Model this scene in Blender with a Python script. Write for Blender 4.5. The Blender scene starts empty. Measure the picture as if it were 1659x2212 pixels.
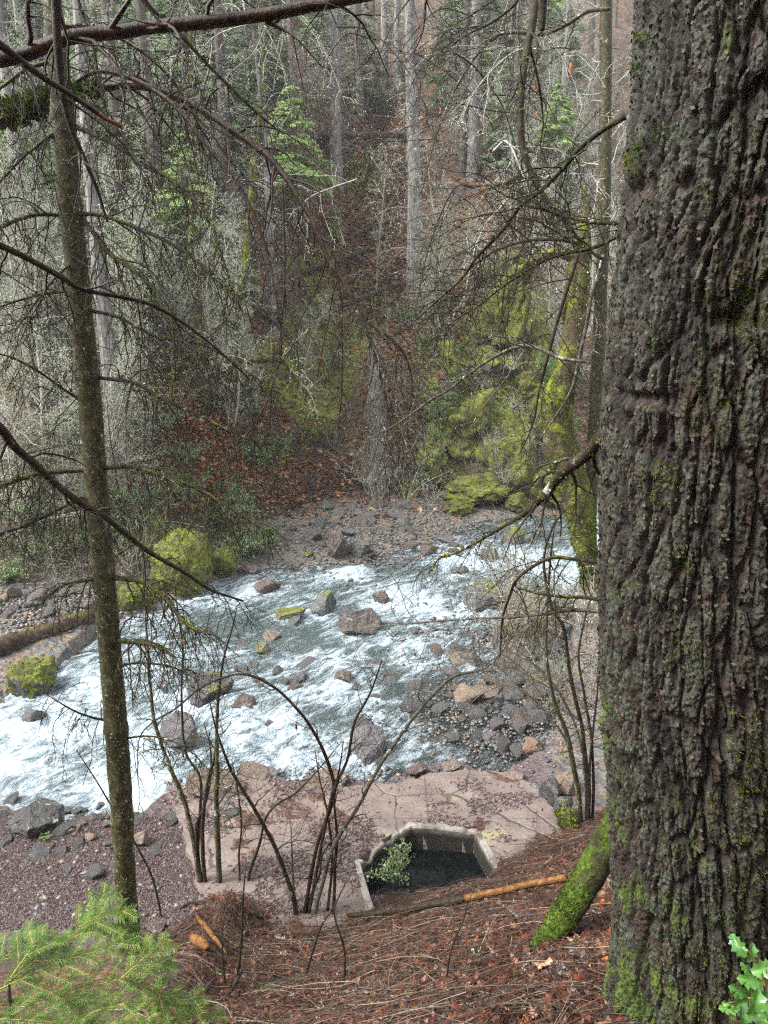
import bpy, bmesh, math
import numpy as np
from mathutils import Vector, Matrix
R = math.radians
sc = bpy.context.scene
COL = sc.collection

# ------------------------------------------------------------------ camera, sky, sun, exposure
W_D, H_D = 1659.0, 2212.0                  # tracing grid of the photograph
PITCH = R(13.0)
FPX = 1597.0
cam_d = bpy.data.cameras.new('camera')
cam_d.sensor_fit = 'VERTICAL'
cam_d.sensor_height = 36.0
cam_d.lens = 36.0 * FPX / H_D
cam_d.clip_start = 0.05
cam_d.clip_end = 600
cam = bpy.data.objects.new('camera', cam_d)
COL.objects.link(cam)
cam.location = (0, 0, 0)
cam.rotation_euler = (R(90) - PITCH, 0, 0)
sc.camera = cam

SUN_EL, SUN_AZ = R(50), R(-106)             # azimuth from +Y towards +X
world = bpy.data.worlds.new('World')
sc.world = world
world.use_nodes = True
wn = world.node_tree.nodes
wl = world.node_tree.links
wn.clear()
w_out = wn.new('ShaderNodeOutputWorld')
w_bg = wn.new('ShaderNodeBackground')
w_hs = wn.new('ShaderNodeHueSaturation')
w_sky = wn.new('ShaderNodeTexSky')
w_sky.sky_type = 'NISHITA'
w_sky.sun_disc = False
w_sky.sun_elevation = SUN_EL
w_sky.sun_rotation = SUN_AZ
w_sky.air_density = 1.0
w_sky.dust_density = 3.0
w_sky.ozone_density = 1.0
w_hs.inputs['Saturation'].default_value = 0.22   # overcast: the cloud takes the blue out
w_bg.inputs['Strength'].default_value = 0.12
wl.new(w_sky.outputs[0], w_hs.inputs['Color'])
wl.new(w_hs.outputs[0], w_bg.inputs['Color'])
wl.new(w_bg.outputs[0], w_out.inputs['Surface'])
sun_d = bpy.data.lights.new('sun', 'SUN')
sun_d.energy = 1.5
sun_d.angle = R(14)
sun_d.color = (1.0, 0.98, 0.94)
sun = bpy.data.objects.new('sun', sun_d)
COL.objects.link(sun)
_sd = Vector((math.sin(SUN_AZ) * math.cos(SUN_EL), math.cos(SUN_AZ) * math.cos(SUN_EL), math.sin(SUN_EL)))
sun.rotation_euler = _sd.to_track_quat('Z', 'Y').to_euler()
sc.view_settings.view_transform = 'Standard'
sc.view_settings.look = 'None'
sc.view_settings.exposure = 2.5
sc.view_settings.gamma = 1.0
sc.view_settings.use_curve_mapping = False
sc.cycles.max_bounces = 6
sc.cycles.diffuse_bounces = 3
sc.cycles.glossy_bounces = 3
sc.cycles.transmission_bounces = 4
sc.cycles.transparent_max_bounces = 8
sc.cycles.use_denoising = False      # the grain of the phone picture suits the fine twigs better
sc.cycles.sample_clamp_indirect = 4.0
sc.cycles.sample_clamp_direct = 12.0
sc.cycles.filter_width = 1.25
sc.cycles.denoising_input_passes = 'RGB_ALBEDO_NORMAL'
sc.cycles.denoising_prefilter = 'ACCURATE'

# ------------------------------------------------------------------ numeric helpers
def _h(a, b, c, seed=0):
    n = (a.astype(np.int64) * 374761393 + b.astype(np.int64) * 668265263 + c.astype(np.int64) * 2147483647 + seed * 974634777) & 0xFFFFFFFF
    n = ((n ^ (n >> 13)) * 1274126177) & 0xFFFFFFFF
    n = ((n ^ (n >> 16)) * 2246822519) & 0xFFFFFFFF
    return ((n ^ (n >> 15)) & 0xFFFFFF) / float(0xFFFFFF)

def vn(p, seed=0):
    """smooth value noise 0..1 at points (N,3)"""
    p = np.asarray(p, float)
    i = np.floor(p)
    f = p - i
    f = f * f * (3 - 2 * f)
    i = i.astype(np.int64)
    x, y, z = i[..., 0], i[..., 1], i[..., 2]
    r = 0
    for dx in (0, 1):
        for dy in (0, 1):
            for dz in (0, 1):
                w = (f[..., 0] if dx else 1 - f[..., 0]) * (f[..., 1] if dy else 1 - f[..., 1]) * (f[..., 2] if dz else 1 - f[..., 2])
                r = r + w * _h(x + dx, y + dy, z + dz, seed)
    return r

def fbm(p, octv=4, seed=0, gain=0.5):
    p = np.asarray(p, float)
    a, s, t = 1.0, 0, 0
    for k in range(octv):
        s = s + a * vn(p * (2.03 ** k) + 17.3 * k, seed + k)
        t += a
        a *= gain
    return s / t

def v2(x, y, z=0.0):
    return np.stack([np.asarray(x, float), np.asarray(y, float), np.zeros_like(np.asarray(x, float)) + z], -1)

def worley(x, y, seed=0):
    """F1, F2 and the id of the nearest cell"""
    ix, iy = np.floor(x).astype(np.int64), np.floor(y).astype(np.int64)
    f1 = np.full(x.shape, 9.0); f2 = np.full(x.shape, 9.0); cid = np.zeros(x.shape)
    z = np.zeros_like(ix)
    for dx in (-1, 0, 1):
        for dy in (-1, 0, 1):
            cx, cy = ix + dx, iy + dy
            px = cx + _h(cx, cy, z, seed); py = cy + _h(cx, cy, z + 1, seed)
            d = np.hypot(px - x, py - y)
            m = d < f1
            f2 = np.where(m, f1, np.minimum(f2, d))
            cid = np.where(m, _h(cx, cy, z + 2, seed), cid)
            f1 = np.where(m, d, f1)
    return f1, f2, cid

def sstep(a, b, x):
    t = np.clip((x - a) / (b - a), 0, 1)
    return t * t * (3 - 2 * t)

_c, _s = math.cos(PITCH), math.sin(PITCH)
def ray(u, v):
    a = (u - W_D / 2) / FPX
    b = (H_D / 2 - v) / FPX
    return np.array([a, _c + b * _s, -_s + b * _c])

def at(u, v, Y):
    r = ray(u, v)
    return r * (Y / r[1])

def on_z(u, v, z):
    r = ray(u, v)
    return r * (z / r[2])

def to_px(x, y, z):
    dep = y * _c - z * _s
    up = y * _s + z * _c
    return W_D / 2 + FPX * x / dep, H_D / 2 - FPX * up / dep

# ------------------------------------------------------------------ the lie of the land
def curve(pts):
    pts = sorted((float(a), float(b)) for a, b in pts)
    xs = np.array([p[0] for p in pts]); ys = np.array([p[1] for p in pts])
    return lambda x: np.interp(x, xs, ys)

_nb = [on_z(u, v, -5.55) for u, v in ((0, 1735), (150, 1745), (300, 1760), (370, 1690), (520, 1655), (640, 1680), (740, 1668), (850, 1660), (1000, 1650), (1120, 1650))]
yN = curve([(-30, 4.0), (-9, 7.4)] + [(p[0], p[1]) for p in _nb] + [(2.7, 9.9), (3.4, 12.5), (4.2, 15.3), (5.6, 18.6), (8.5, 21.5), (14, 25), (40, 40)])
_xx = np.linspace(-32, 42, 1500)
_yy = yN(_xx) + .34 * (vn(v2(_xx * 2.1, 0 * _xx)) - .5) + .22 * (vn(v2(_xx * 6.3, 3 + 0 * _xx)) - .5)
yN = lambda x: np.interp(x, _xx, _yy)
yF = curve([(-30, 6.0), (-11, 8.7), (-8.4, 10.6), (-6.9, 12.0), (-6.35, 13.2), (-6.1, 15.6), (-4.9, 16.6), (-4.3, 18.0), (-3.2, 19.4), (-1.4, 19.6), (-0.2, 20.0), (1.3, 21.2), (2.6, 23.0), (4.6, 24.2), (6.5, 24.4), (9, 26.0), (14, 29.5), (40, 45)])
yT = curve([(-30, 10), (-11, 15.2), (-6.5, 17.8), (-5.0, 19.8), (-3.8, 22.4), (-2, 25.0), (0, 26.2), (2, 25.6), (4, 25.2), (6.5, 25.3), (9, 27), (14, 30.5), (40, 46)])
yS = curve([(-9, 4.9), (-4, 5.5), (-3, 5.7), (-1.9, 5.85), (-1.5, 6.25), (-1.2, 5.95), (-.6, 5.95), (0, 6.25), (.8, 6.75), (1.3, 6.9), (2, 7.35), (3, 7.7), (5, 8.2), (9, 9.5), (14, 11), (40, 20)])

def Wz(x, y):
    return -6.22 + 0.032 * ((x + 6) * .7 + (y - 10) * .7)

PIT = np.array([on_z(u, v, -5.4)[:2] for u, v in ((780, 1867), (834, 1820), (889, 1786), (1024, 1796), (1068, 1874), (1045, 1970), (812, 1970))])
PIT_OUT = np.array([on_z(u, v, -5.4)[:2] for u, v in ((766, 1862), (828, 1812), (884, 1776), (1030, 1786), (1088, 1876), (1062, 1990), (795, 1990))])

def in_poly(x, y, P):
    x = np.asarray(x, float); y = np.asarray(y, float)
    r = np.zeros(x.shape, bool)
    j = len(P) - 1
    for i in range(len(P)):
        a = ((P[i][1] > y) != (P[j][1] > y)) & (x < (P[j][0] - P[i][0]) * (y - P[i][1]) / (P[j][1] - P[i][1] + 1e-12) + P[i][0])
        r ^= a
        j = i
    return r

def land(x, y, fine=True):
    x = np.asarray(x, float); y = np.asarray(y, float)
    n, f, t, s = yN(x), yF(x), yT(x), yS(x)
    q = v2(x, y)
    big = fbm(q * .11, 3, 5) - .5
    mid = fbm(q * .55, 3, 9) - .5
    w = Wz(x, y)
    # near slope and bench
    bench = -5.48 + .25 * sstep(2.2, 4.5, x) + .05 * mid
    slope = bench + .62 * (s - y) + mid * .22 * sstep(0, 1.5, s - y)
    near = np.where(y < s, np.maximum(slope, bench), bench)
    near = np.where(y < 0, near + mid * .5, near)
    near = near + .22 * np.exp(-(((x + 1.55) / .45) ** 2 + ((y - 6.0) / .35) ** 2))
    # bed
    e = np.clip(np.minimum(y - n, f - y), -2, 9)
    bed = w - .36 * sstep(0, 1.3, e) + .16 * (fbm(q * 1.3, 3, 3) - .5)
    # shelf beside the right of the slab is shallow
    bed = bed + .22 * np.exp(-(((x - 1.8) / 1.6) ** 2 + ((y - 11.0) / 1.6) ** 2))
    # far shelf and hill
    d = np.maximum(y - f, 0)
    shelf = w + .10 + .10 * d + .25 * mid
    h = np.maximum(y - t, 0)
    up = 0.66 * h + .0016 * h * h
    wob = big * 9 * sstep(2, 26, h) + mid * 1.5 * sstep(.4, 6, h)
    bankstep = .55 * sstep(0, .7, h)
    spur = 2.6 * np.exp(-((x - 4.2 - .10 * h) / (2.4 + .06 * h)) ** 2) * sstep(0, 3.5, h) * np.exp(-h / 22)
    gully = -1.3 * np.exp(-((x + 1.0 + .02 * h) / (2.0 + .05 * h)) ** 2) * sstep(3, 12, h)
    far = np.where(y > t, w + .10 + .10 * np.maximum(t - f, 0) + up + wob + bankstep + spur + gully, shelf)
    bn = sstep(-.25, .25, y - n)
    bf = sstep(-.45, .45, y - f)
    z = near * (1 - bn) + bed * bn
    z = z * (1 - bf) + far * bf
    if fine:
        z = z + .05 * (fbm(q * 3.1, 3, 21) - .5) * sstep(0, 4, np.maximum(h, s - y + 1))
    z = np.where(in_poly(x, y, PIT * 1.0), np.minimum(z, np.where(y < 6.5, -5.5 + (6.5 - y) * .5, -6.9)), z)
    return z

# the same ground on a lookup grid, for quick placing
_gx = np.arange(-70, 70.01, .2); _gy = np.concatenate([np.arange(0, 30, .06), np.arange(30, 132, .3)])
_lut = np.concatenate([land(*np.meshgrid(_gx, q)) for q in np.array_split(_gy, 8)])
def ground_z(x, y):
    x = np.asarray(x, float); y = np.asarray(y, float)
    fx = np.clip((x - _gx[0]) / .2, 0, len(_gx) - 1.001); fy = np.clip(np.interp(y, _gy, np.arange(len(_gy))), 0, len(_gy) - 1.001)
    i = fx.astype(int); j = fy.astype(int); fx = fx - i; fy = fy - j
    return (_lut[j, i] * (1 - fx) + _lut[j, i + 1] * fx) * (1 - fy) + (_lut[j + 1, i] * (1 - fx) + _lut[j + 1, i + 1] * fx) * fy

def surf(x, y):
    z = ground_z(x, y)
    return np.where((y > yN(x)) & (y < yF(x)), np.maximum(z, Wz(x, y)), z)

_T = np.concatenate([np.linspace(1.2, 12, 260), np.linspace(12.1, 40, 320), np.linspace(40.2, 130, 240)])
def hit(u, v):
    r = ray(u, v)
    P = r[None] * (_T / r[1])[:, None]
    g = surf(P[:, 0], P[:, 1]) - P[:, 2]
    k = np.argmax(g > 0)
    if g[k] <= 0:
        return P[-1]
    if k == 0:
        return P[0]
    a = g[k - 1] / (g[k - 1] - g[k])
    return P[k - 1] * (1 - a) + P[k] * a

# ------------------------------------------------------------------ object helpers
def mk(name, verts, faces, mat, parent=None, origin=(0, 0, 0), attrs=None, smooth=True, cols=None):
    """verts (N,3); faces = list of int arrays (F,k)"""
    if not len(verts): return None
    verts = np.asarray(verts, np.float32) - np.asarray(origin, np.float32)
    me = bpy.data.meshes.new(name)
    faces = [np.asarray(f, np.int32) for f in faces if len(f)]
    nl = sum(f.size for f in faces); npoly = sum(len(f) for f in faces)
    me.vertices.add(len(verts)); me.loops.add(nl); me.polygons.add(npoly)
    me.vertices.foreach_set('co', verts.ravel())
    me.loops.foreach_set('vertex_index', np.concatenate([f.ravel() for f in faces]))
    tot = np.concatenate([np.full(len(f), f.shape[1], np.int32) for f in faces])
    st = np.concatenate([[0], np.cumsum(tot)[:-1]]).astype(np.int32)
    me.polygons.foreach_set('loop_start', st)
    me.polygons.foreach_set('loop_total', tot)
    me.polygons.foreach_set('use_smooth', np.full(npoly, smooth))
    for k, a in (attrs or {}).items():
        at_ = me.attributes.new(k, 'FLOAT', 'POINT')
        at_.data.foreach_set('value', np.asarray(a, np.float32))
    for k, a in (cols or {}).items():
        at_ = me.attributes.new(k, 'FLOAT_COLOR', 'POINT')
        a = np.asarray(a, np.float32)
        if a.shape[1] == 3:
            a = np.concatenate([a, np.ones((len(a), 1), np.float32)], 1)
        at_.data.foreach_set('color', a.ravel())
    me.update(calc_edges=True)
    me.validate()
    for m in (mat if isinstance(mat, (list, tuple)) else [mat]):
        me.materials.append(m)
    o = bpy.data.objects.new(name, me)
    COL.objects.link(o)
    if parent is not None:
        o.parent = parent
    else:
        o.location = origin
    return o

def tag(o, label=None, cat=None, group=None, kind=None):
    if label: o['label'] = label
    if cat: o['category'] = cat
    if group: o['group'] = group
    if kind: o['kind'] = kind
    return o

def thing(name, label, cat, loc=(0, 0, 0), group=None):
    o = bpy.data.objects.new(name, None)
    o.empty_display_size = .2
    COL.objects.link(o)
    o.location = loc
    return tag(o, label, cat, group)

def dup(root, loc, rz=0, scale=1, label=None, group=None, tilt=(0, 0), cat=None):
    r = root.copy(); COL.objects.link(r)
    r.location = loc; r.rotation_euler = (tilt[0], tilt[1], rz); r.scale = (scale, scale, scale)
    tag(r, label, cat, group)
    for ch in list(root.children):
        c = ch.copy(); COL.objects.link(c); c.parent = r
        for g in list(ch.children):
            d = g.copy(); COL.objects.link(d); d.parent = c
    return r

def norm(a):
    return a / (np.linalg.norm(a, axis=-1, keepdims=True) + 1e-12)

def tubes(polys, sides=4, rough=0, freq=8, caps=False, seed=0):
    """polys: list of (pts (n,3), radii (n,)) -> verts, faces"""
    by = {}
    for p, r in polys:
        by.setdefault(len(p), []).append((p, r))
    V, F, off = [], [], 0
    Ft = []
    for n, items in by.items():
        P = np.array([i[0] for i in items], float); Rr = np.array([i[1] for i in items], float)
        K = len(P)
        T = np.gradient(P, axis=1); T = norm(T)
        m = np.abs(norm(P[:, -1] - P[:, 0]))
        ax = np.eye(3)[np.argmin(m, 1)][:, None, :]
        U = norm(np.cross(T, ax)); Vv = np.cross(T, U)
        an = np.linspace(0, 2 * np.pi, sides, endpoint=False)
        D = U[:, :, None, :] * np.cos(an)[None, None, :, None] + Vv[:, :, None, :] * np.sin(an)[None, None, :, None]
        vv = P[:, :, None, :] + D * Rr[:, :, None, None]
        if rough:
            nz = fbm(vv.reshape(-1, 3) * freq, 3, seed).reshape(vv.shape[:3]) - .5
            vv = vv + D * (Rr[:, :, None] * rough * 2 * nz)[..., None]
        idx = np.arange(K * n * sides).reshape(K, n, sides) + off
        a = idx[:, :-1, :]; b = idx[:, 1:, :]
        q = np.stack([a, np.roll(a, -1, 2), np.roll(b, -1, 2), b], -1).reshape(-1, 4)
        V.append(vv.reshape(-1, 3)); F.append(q)
        off += K * n * sides
        if caps:
            Ft.append(idx[:, 0, ::-1].reshape(K, sides)); Ft.append(idx[:, -1, :].reshape(K, sides))
    out = [np.concatenate(F)]
    if caps:
        out.append(np.concatenate(Ft))
    return np.concatenate(V), out

def resample(pts, n):
    """smooth (Catmull-Rom) resample of a polyline"""
    P = np.asarray(pts, float)
    k = len(P)
    if k == 2:
        t = np.linspace(0, 1, n)[:, None]
        return P[0] * (1 - t) + P[1] * t
    E = np.concatenate([[2 * P[0] - P[1]], P, [2 * P[-1] - P[-2]]])
    t = np.linspace(0, k - 1 - 1e-9, n)
    i = t.astype(int); f = (t - i)[:, None]
    p0, p1, p2, p3 = E[i], E[i + 1], E[i + 2], E[i + 3]
    return .5 * ((2 * p1) + (-p0 + p2) * f + (2 * p0 - 5 * p1 + 4 * p2 - p3) * f * f + (-p0 + 3 * p1 - 3 * p2 + p3) * f ** 3)

def limb(rng, p0, d, length, r0, r1, n=5, droop=0., wob=.15):
    """a wandering twig"""
    d = norm(np.asarray(d, float))
    step = length / (n - 1)
    pts = [np.asarray(p0, float)]
    for k in range(n - 1):
        d = d + rng.normal(0, wob, 3)
        d[2] -= droop
        d = norm(d)
        pts.append(pts[-1] + d * step)
    return np.array(pts), np.linspace(r0, r1, n)

def sprout(rng, path, rad, count, lmin, lmax, droop=.1, up=0., wob=.18, n=5, r=.35, rmin=.002, t0=.1, t1=1., spread=1., flat=None):
    """side twigs off a path"""
    out = []
    P = np.asarray(path)
    m = len(P)
    for k in range(count):
        t = t0 + (t1 - t0) * (k + rng.random()) / count
        x = t * (m - 1); i = min(int(x), m - 2); f = x - i
        p = P[i] * (1 - f) + P[i + 1] * f
        rr = rad[i] * (1 - f) + rad[i + 1] * f
        T = norm(P[i + 1] - P[i])
        s = rng.normal(0, 1, 3)
        if flat is not None:
            s = s - flat * np.dot(s, flat) * .8
        s = norm(s - T * np.dot(s, T))
        d = norm(T * rng.uniform(.3, .9) + s * spread + np.array([0, 0, up]))
        L = rng.uniform(lmin, lmax) * (1.15 - .6 * t)
        out.append(limb(rng, p, d, L, max(rr * r, rmin), rmin * .6, n, droop, wob))
    return out

def cards(rng, polys, per_m, size, out_off=.5, asp=.5, hang=0.0):
    """little lichen / moss / leaf flakes along twigs"""
    C = []
    Ds = []
    for P, r in polys:
        seg = np.linalg.norm(np.diff(P, axis=0), axis=1)
        L = seg.sum()
        k = rng.poisson(L * per_m)
        if not k: continue
        t = rng.random(k) * (len(P) - 1)
        i = np.minimum(t.astype(int), len(P) - 2); f = (t - i)[:, None]
        C.append(P[i] * (1 - f) + P[i + 1] * f)
    if not C:
        return np.zeros((0, 3)), []
    C = np.concatenate(C)
    return flakes(rng, C, size, asp, hang, out_off)

def flakes(rng, C, size, asp=.5, hang=0., out_off=.5, sizes=None):
    k = len(C)
    a = norm(rng.normal(0, 1, (k, 3)) - np.array([0, 0, hang]))
    b = norm(np.cross(a, rng.normal(0, 1, (k, 3))))
    s = (size * rng.uniform(.5, 1.4, k) if sizes is None else sizes)[:, None]
    c = C + a * s * out_off
    nrm = np.cross(a, b)
    V = np.stack([c - a * s * .5, c + b * s * asp * .5 + nrm * s * .12, c + a * s * .5, c - b * s * asp * .5 + nrm * s * .12], 1)
    F = np.arange(k * 4).reshape(k, 4)
    return V.reshape(-1, 3), [F]

def join(*vf):
    V, Q = [np.zeros((0, 3))], {}
    off = 0
    for v, f in vf:
        if not len(v): continue
        V.append(v)
        for a in f:
            Q.setdefault(a.shape[1], []).append(a + off)
        off += len(v)
    return np.concatenate(V), [np.concatenate(a) for a in Q.values()]

_ico = {}
def ico(sub):
    if sub not in _ico:
        bm = bmesh.new()
        bmesh.ops.create_icosphere(bm, subdivisions=sub, radius=1)
        v = np.array([x.co[:] for x in bm.verts]); f = np.array([[q.index for q in p.verts] for p in bm.faces])
        bm.free()
        _ico[sub] = (v, f)
    return _ico[sub]

def rock_shape(rng, sub=4, cuts=9, rough=.10, flat=.9):
    v, f = ico(sub)
    p = v.copy()
    for k in range(cuts):
        n = norm(rng.normal(0, 1, 3)); n[2] *= flat; n = norm(n)
        d = rng.uniform(.48, .84)
        ex = np.maximum(p @ n - d, 0)
        p = p - n[None] * (ex * .99)[:, None]
    s = rng.random() * 90
    p = p + v * ((fbm(v * 1.6 + s, 3, 4) - .5) * rough * (3 if cuts < 10 else 1.2))[:, None]
    p = p + v * ((fbm(v * 6 + s, 3, 8) - .5) * rough)[:, None]
    return p, f

# ------------------------------------------------------------------ materials
class G:
    def __init__(s, name):
        s.m = bpy.data.materials.new(name); s.m.use_nodes = True
        s.t = s.m.node_tree; s.t.nodes.clear()
        s.out = s.t.nodes.new('ShaderNodeOutputMaterial')
        s.oc = s.t.nodes.new('ShaderNodeTexCoord').outputs['Object']
    def N(s, typ, props=None, **inp):
        n = s.t.nodes.new(typ)
        for k, v in (props or {}).items(): setattr(n, k, v)
        for k, v in inp.items(): s.put(n.inputs[k.replace('_', ' ')], v)
        return n
    def put(s, sock, v):
        if isinstance(v, bpy.types.NodeSocket): s.t.links.new(v, sock)
        elif isinstance(v, (tuple, list)) and len(v) == 3 and sock.type == 'RGBA': sock.default_value = (*v, 1)
        else: sock.default_value = v
    def noise(s, scale, detail=4, rough=.55, vec=None, dist=0.):
        n = s.N('ShaderNodeTexNoise', Scale=scale, Detail=detail, Roughness=rough, Distortion=dist)
        s.t.links.new(vec or s.oc, n.inputs['Vector'])
        return n.outputs[0]
    def vor(s, scale, feature='F1', vec=None, rnd=1.):
        n = s.N('ShaderNodeTexVoronoi', {'feature': feature}, Scale=scale, Randomness=rnd)
        s.t.links.new(vec or s.oc, n.inputs['Vector'])
        return n
    def scaled(s, sx, sy, sz, vec=None):
        n = s.N('ShaderNodeMapping'); n.inputs['Scale'].default_value = (sx, sy, sz)
        s.t.links.new(vec or s.oc, n.inputs['Vector'])
        return n.outputs[0]
    def ramp(s, fac, stops, interp='LINEAR'):
        n = s.N('ShaderNodeValToRGB', Fac=fac); r = n.color_ramp; r.interpolation = interp
        while len(r.elements) < len(stops): r.elements.new(.5)
        for e, (p, c) in zip(r.elements, stops):
            e.position = p; e.color = (*c, 1) if len(c) == 3 else c
        return n.outputs[0]
    def mix(s, fac, a, b, typ='MIX'):
        n = s.N('ShaderNodeMix', {'data_type': 'RGBA', 'blend_type': typ})
        s.put(n.inputs[0], fac); s.put(n.inputs[6], a); s.put(n.inputs[7], b)
        return n.outputs[2]
    def ma(s, op, a, b=0.):
        n = s.N('ShaderNodeMath', {'operation': op}); s.put(n.inputs[0], a); s.put(n.inputs[1], b)
        return n.outputs[0]
    def mr(s, v, a, b, c=0., d=1.):
        n = s.N('ShaderNodeMapRange', {'interpolation_type': 'SMOOTHSTEP'}); s.put(n.inputs[0], v)
        for i, x in enumerate((a, b, c, d)): n.inputs[1 + i].default_value = x
        return n.outputs[0]
    def attr(s, name, col=False):
        n = s.N('ShaderNodeAttribute'); n.attribute_name = name
        return n.outputs['Color' if col else 'Fac']
    def upness(s):
        g = s.N('ShaderNodeNewGeometry'); x = s.N('ShaderNodeSeparateXYZ'); s.t.links.new(g.outputs['Normal'], x.inputs[0])
        return x.outputs[2]
    def rnd(s):
        return s.N('ShaderNodeObjectInfo').outputs['Random']
    def bump(s, h, strength=.5, dist=.02, nrm=None):
        n = s.N('ShaderNodeBump', Strength=strength, Distance=dist, Height=h)
        if nrm: s.t.links.new(nrm, n.inputs['Normal'])
        return n.outputs[0]
    def done(s, col, rough=.7, bump=None, spec=.4, **kw):
        b = s.N('ShaderNodeBsdfPrincipled', Base_Color=col, Roughness=rough)
        b.inputs['Specular IOR Level'].default_value = spec
        for k, v in kw.items(): s.put(b.inputs[k.replace('_', ' ')], v)
        if bump: s.t.links.new(bump, b.inputs['Normal'])
        s.t.links.new(b.outputs[0], s.out.inputs['Surface'])
        return s.m

MOSS_LO, MOSS_HI = (.028, .036, .006), (.27, .30, .020)

def moss_col(g, sc_=30):
    c = g.ramp(g.noise(sc_, 6, .7), [(.32, MOSS_LO), (.48, (.115, .14, .012)), (.68, MOSS_HI)])
    c = g.mix(g.mr(g.noise(sc_ * .16, 5, .65), .42, .56, .75, 0), c, (.048, .045, .011))
    return g.mix(g.mr(g.noise(sc_ * .3, 4, .6), .52, .66, 0, .7), c, (.065, .034, .016))

def m_ground():
    g = G('ground')
    # leaf litter
    v = g.vor(11); v2_ = g.vor(23)
    lc = g.mix(.5, v.outputs['Color'], v2_.outputs['Color'])
    sep = g.N('ShaderNodeSeparateColor'); g.t.links.new(lc, sep.inputs[0])
    leaf = g.ramp(sep.outputs[0], [(.2, (.022, .013, .008)), (.42, (.085, .034, .016)), (.55, (.17, .06, .025)), (.68, (.19, .11, .055)), (.85, (.07, .042, .026))])
    leaf = g.mix(g.mr(g.noise(1.1, 4), .4, .62), leaf, (.045, .03, .022))
    # stones
    s1 = g.vor(8.5); s2 = g.vor(19)
    sepa = g.N('ShaderNodeSeparateColor'); g.t.links.new(s1.outputs['Color'], sepa.inputs[0])
    stone = g.ramp(sepa.outputs[0], [(0, (.05, .05, .052)), (.25, (.13, .13, .125)), (.45, (.19, .16, .12)), (.62, (.10, .115, .12)), (.78, (.23, .17, .10)), (.92, (.16, .075, .05)), (1, (.26, .26, .24))])
    crack = g.mr(s1.outputs['Distance'], .02, .10)
    stone = g.mix(g.mr(g.noise(40, 4), .35, .7), stone, (.09, .085, .075))
    bench = g.ramp(g.noise(26, 6, .7), [(.3, (.030, .020, .022)), (.5, (.085, .055, .06)), (.62, (.16, .12, .125)), (.75, (.07, .035, .03))])
    bench = g.mix(g.mr(g.noise(1.7, 4), .45, .65), bench, (.06, .04, .04))
    soil = g.ramp(g.noise(9, 6, .7), [(.3, (.018, .014, .009)), (.6, (.06, .047, .03)), (.8, (.12, .10, .07))])
    moss = moss_col(g, 14)
    mn = g.noise(.9, 5, .62)
    mfac = g.mr(g.ma('ADD', mn, g.ma('MULTIPLY', g.attr('z_moss'), .5)), .70, .82)
    lfac = g.mr(g.ma('ADD', g.noise(2.2, 5, .6), g.ma('MULTIPLY', g.attr('z_leaf'), .5)), .62, .78)
    c = g.mix(lfac, soil, leaf)
    c = g.mix(mfac, c, moss)
    c = g.mix(g.attr('z_bench'), c, bench)
    c = g.mix(g.attr('z_gravel'), c, stone)
    b1 = g.bump(g.ma('ADD', v.outputs['Distance'], g.noise(30, 5, .7)), .8, .06)
    b2 = g.bump(g.ma('MULTIPLY', s1.outputs['Distance'], g.attr('z_gravel')), .8, .09, b1)
    return g.done(c, g.ma('SUBTRACT', .85, g.ma('MULTIPLY', g.ma('MAXIMUM', g.attr('z_gravel'), g.attr('z_bench')), .4)), b2)

_rm = {}
def m_rock(kind='grey', moss=0., wet=True):
    key = (kind, moss, wet)
    if key in _rm: return _rm[key]
    pal = {'grey': [(.25, (.035, .037, .038)), (.5, (.10, .105, .10)), (.75, (.20, .20, .185))],
           'brown': [(.25, (.035, .025, .02)), (.5, (.10, .07, .05)), (.75, (.19, .15, .115))],
           'red': [(.25, (.045, .024, .02)), (.5, (.11, .062, .05)), (.75, (.20, .14, .12))],
           'tan': [(.25, (.12, .075, .045)), (.5, (.26, .18, .12)), (.75, (.36, .29, .22))],
           'orange': [(.25, (.14, .06, .03)), (.5, (.33, .17, .09)), (.75, (.40, .29, .2))],
           'dark': [(.25, (.012, .012, .012)), (.5, (.04, .04, .038)), (.75, (.10, .095, .085))],
           'mauve': [(.25, (.055, .045, .05)), (.5, (.12, .105, .115)), (.75, (.22, .20, .21))]}[kind]
    g = G('rock_' + kind)
    n = g.noise(3.2, 8, .68, dist=.6)
    n = g.mix(.35, n, g.noise(14, 6, .7))
    c = g.ramp(n, pal)
    c = g.mix(.38, c, (.02, .018, .016))
    vein = g.mr(g.noise(2.1, 5, .6, g.scaled(1, 1, 3.5), 1.2), .49, .505)
    vein2 = g.mr(g.noise(2.1, 5, .6, g.scaled(1, 1, 3.5), 1.2), .505, .52, 1, 0)
    c = g.mix(g.ma('MULTIPLY', g.ma('MULTIPLY', vein, vein2), .5), c, (.3, .29, .27))
    c = g.mix(g.ma('MULTIPLY', g.rnd(), .45), c, (.05, .045, .04))
    c = g.mix(g.mr(g.noise(5, 6, .7), .60, .66), c, (.22, .235, .20))
    if moss:
        f = g.ma('ADD', g.ma('MULTIPLY', g.upness(), .45), g.noise(2.6, 6, .65))
        f = g.mr(f, 1.12 - moss * .75, 1.20 - moss * .75)
        c = g.mix(f, c, moss_col(g, 18))
        rough = g.ma('ADD', g.ma('MULTIPLY', f, .5), .38)
        hgt = g.ma('ADD', g.noise(9, 8, .75), g.ma('MULTIPLY', g.ma('MULTIPLY', f, g.noise(45, 4)), .9))
    else:
        rough = .33 if wet else .6
        hgt = g.noise(9, 9, .78)
    _rm[key] = g.done(c, rough, g.bump(hgt, .9, .07), .5)
    return _rm[key]

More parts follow.
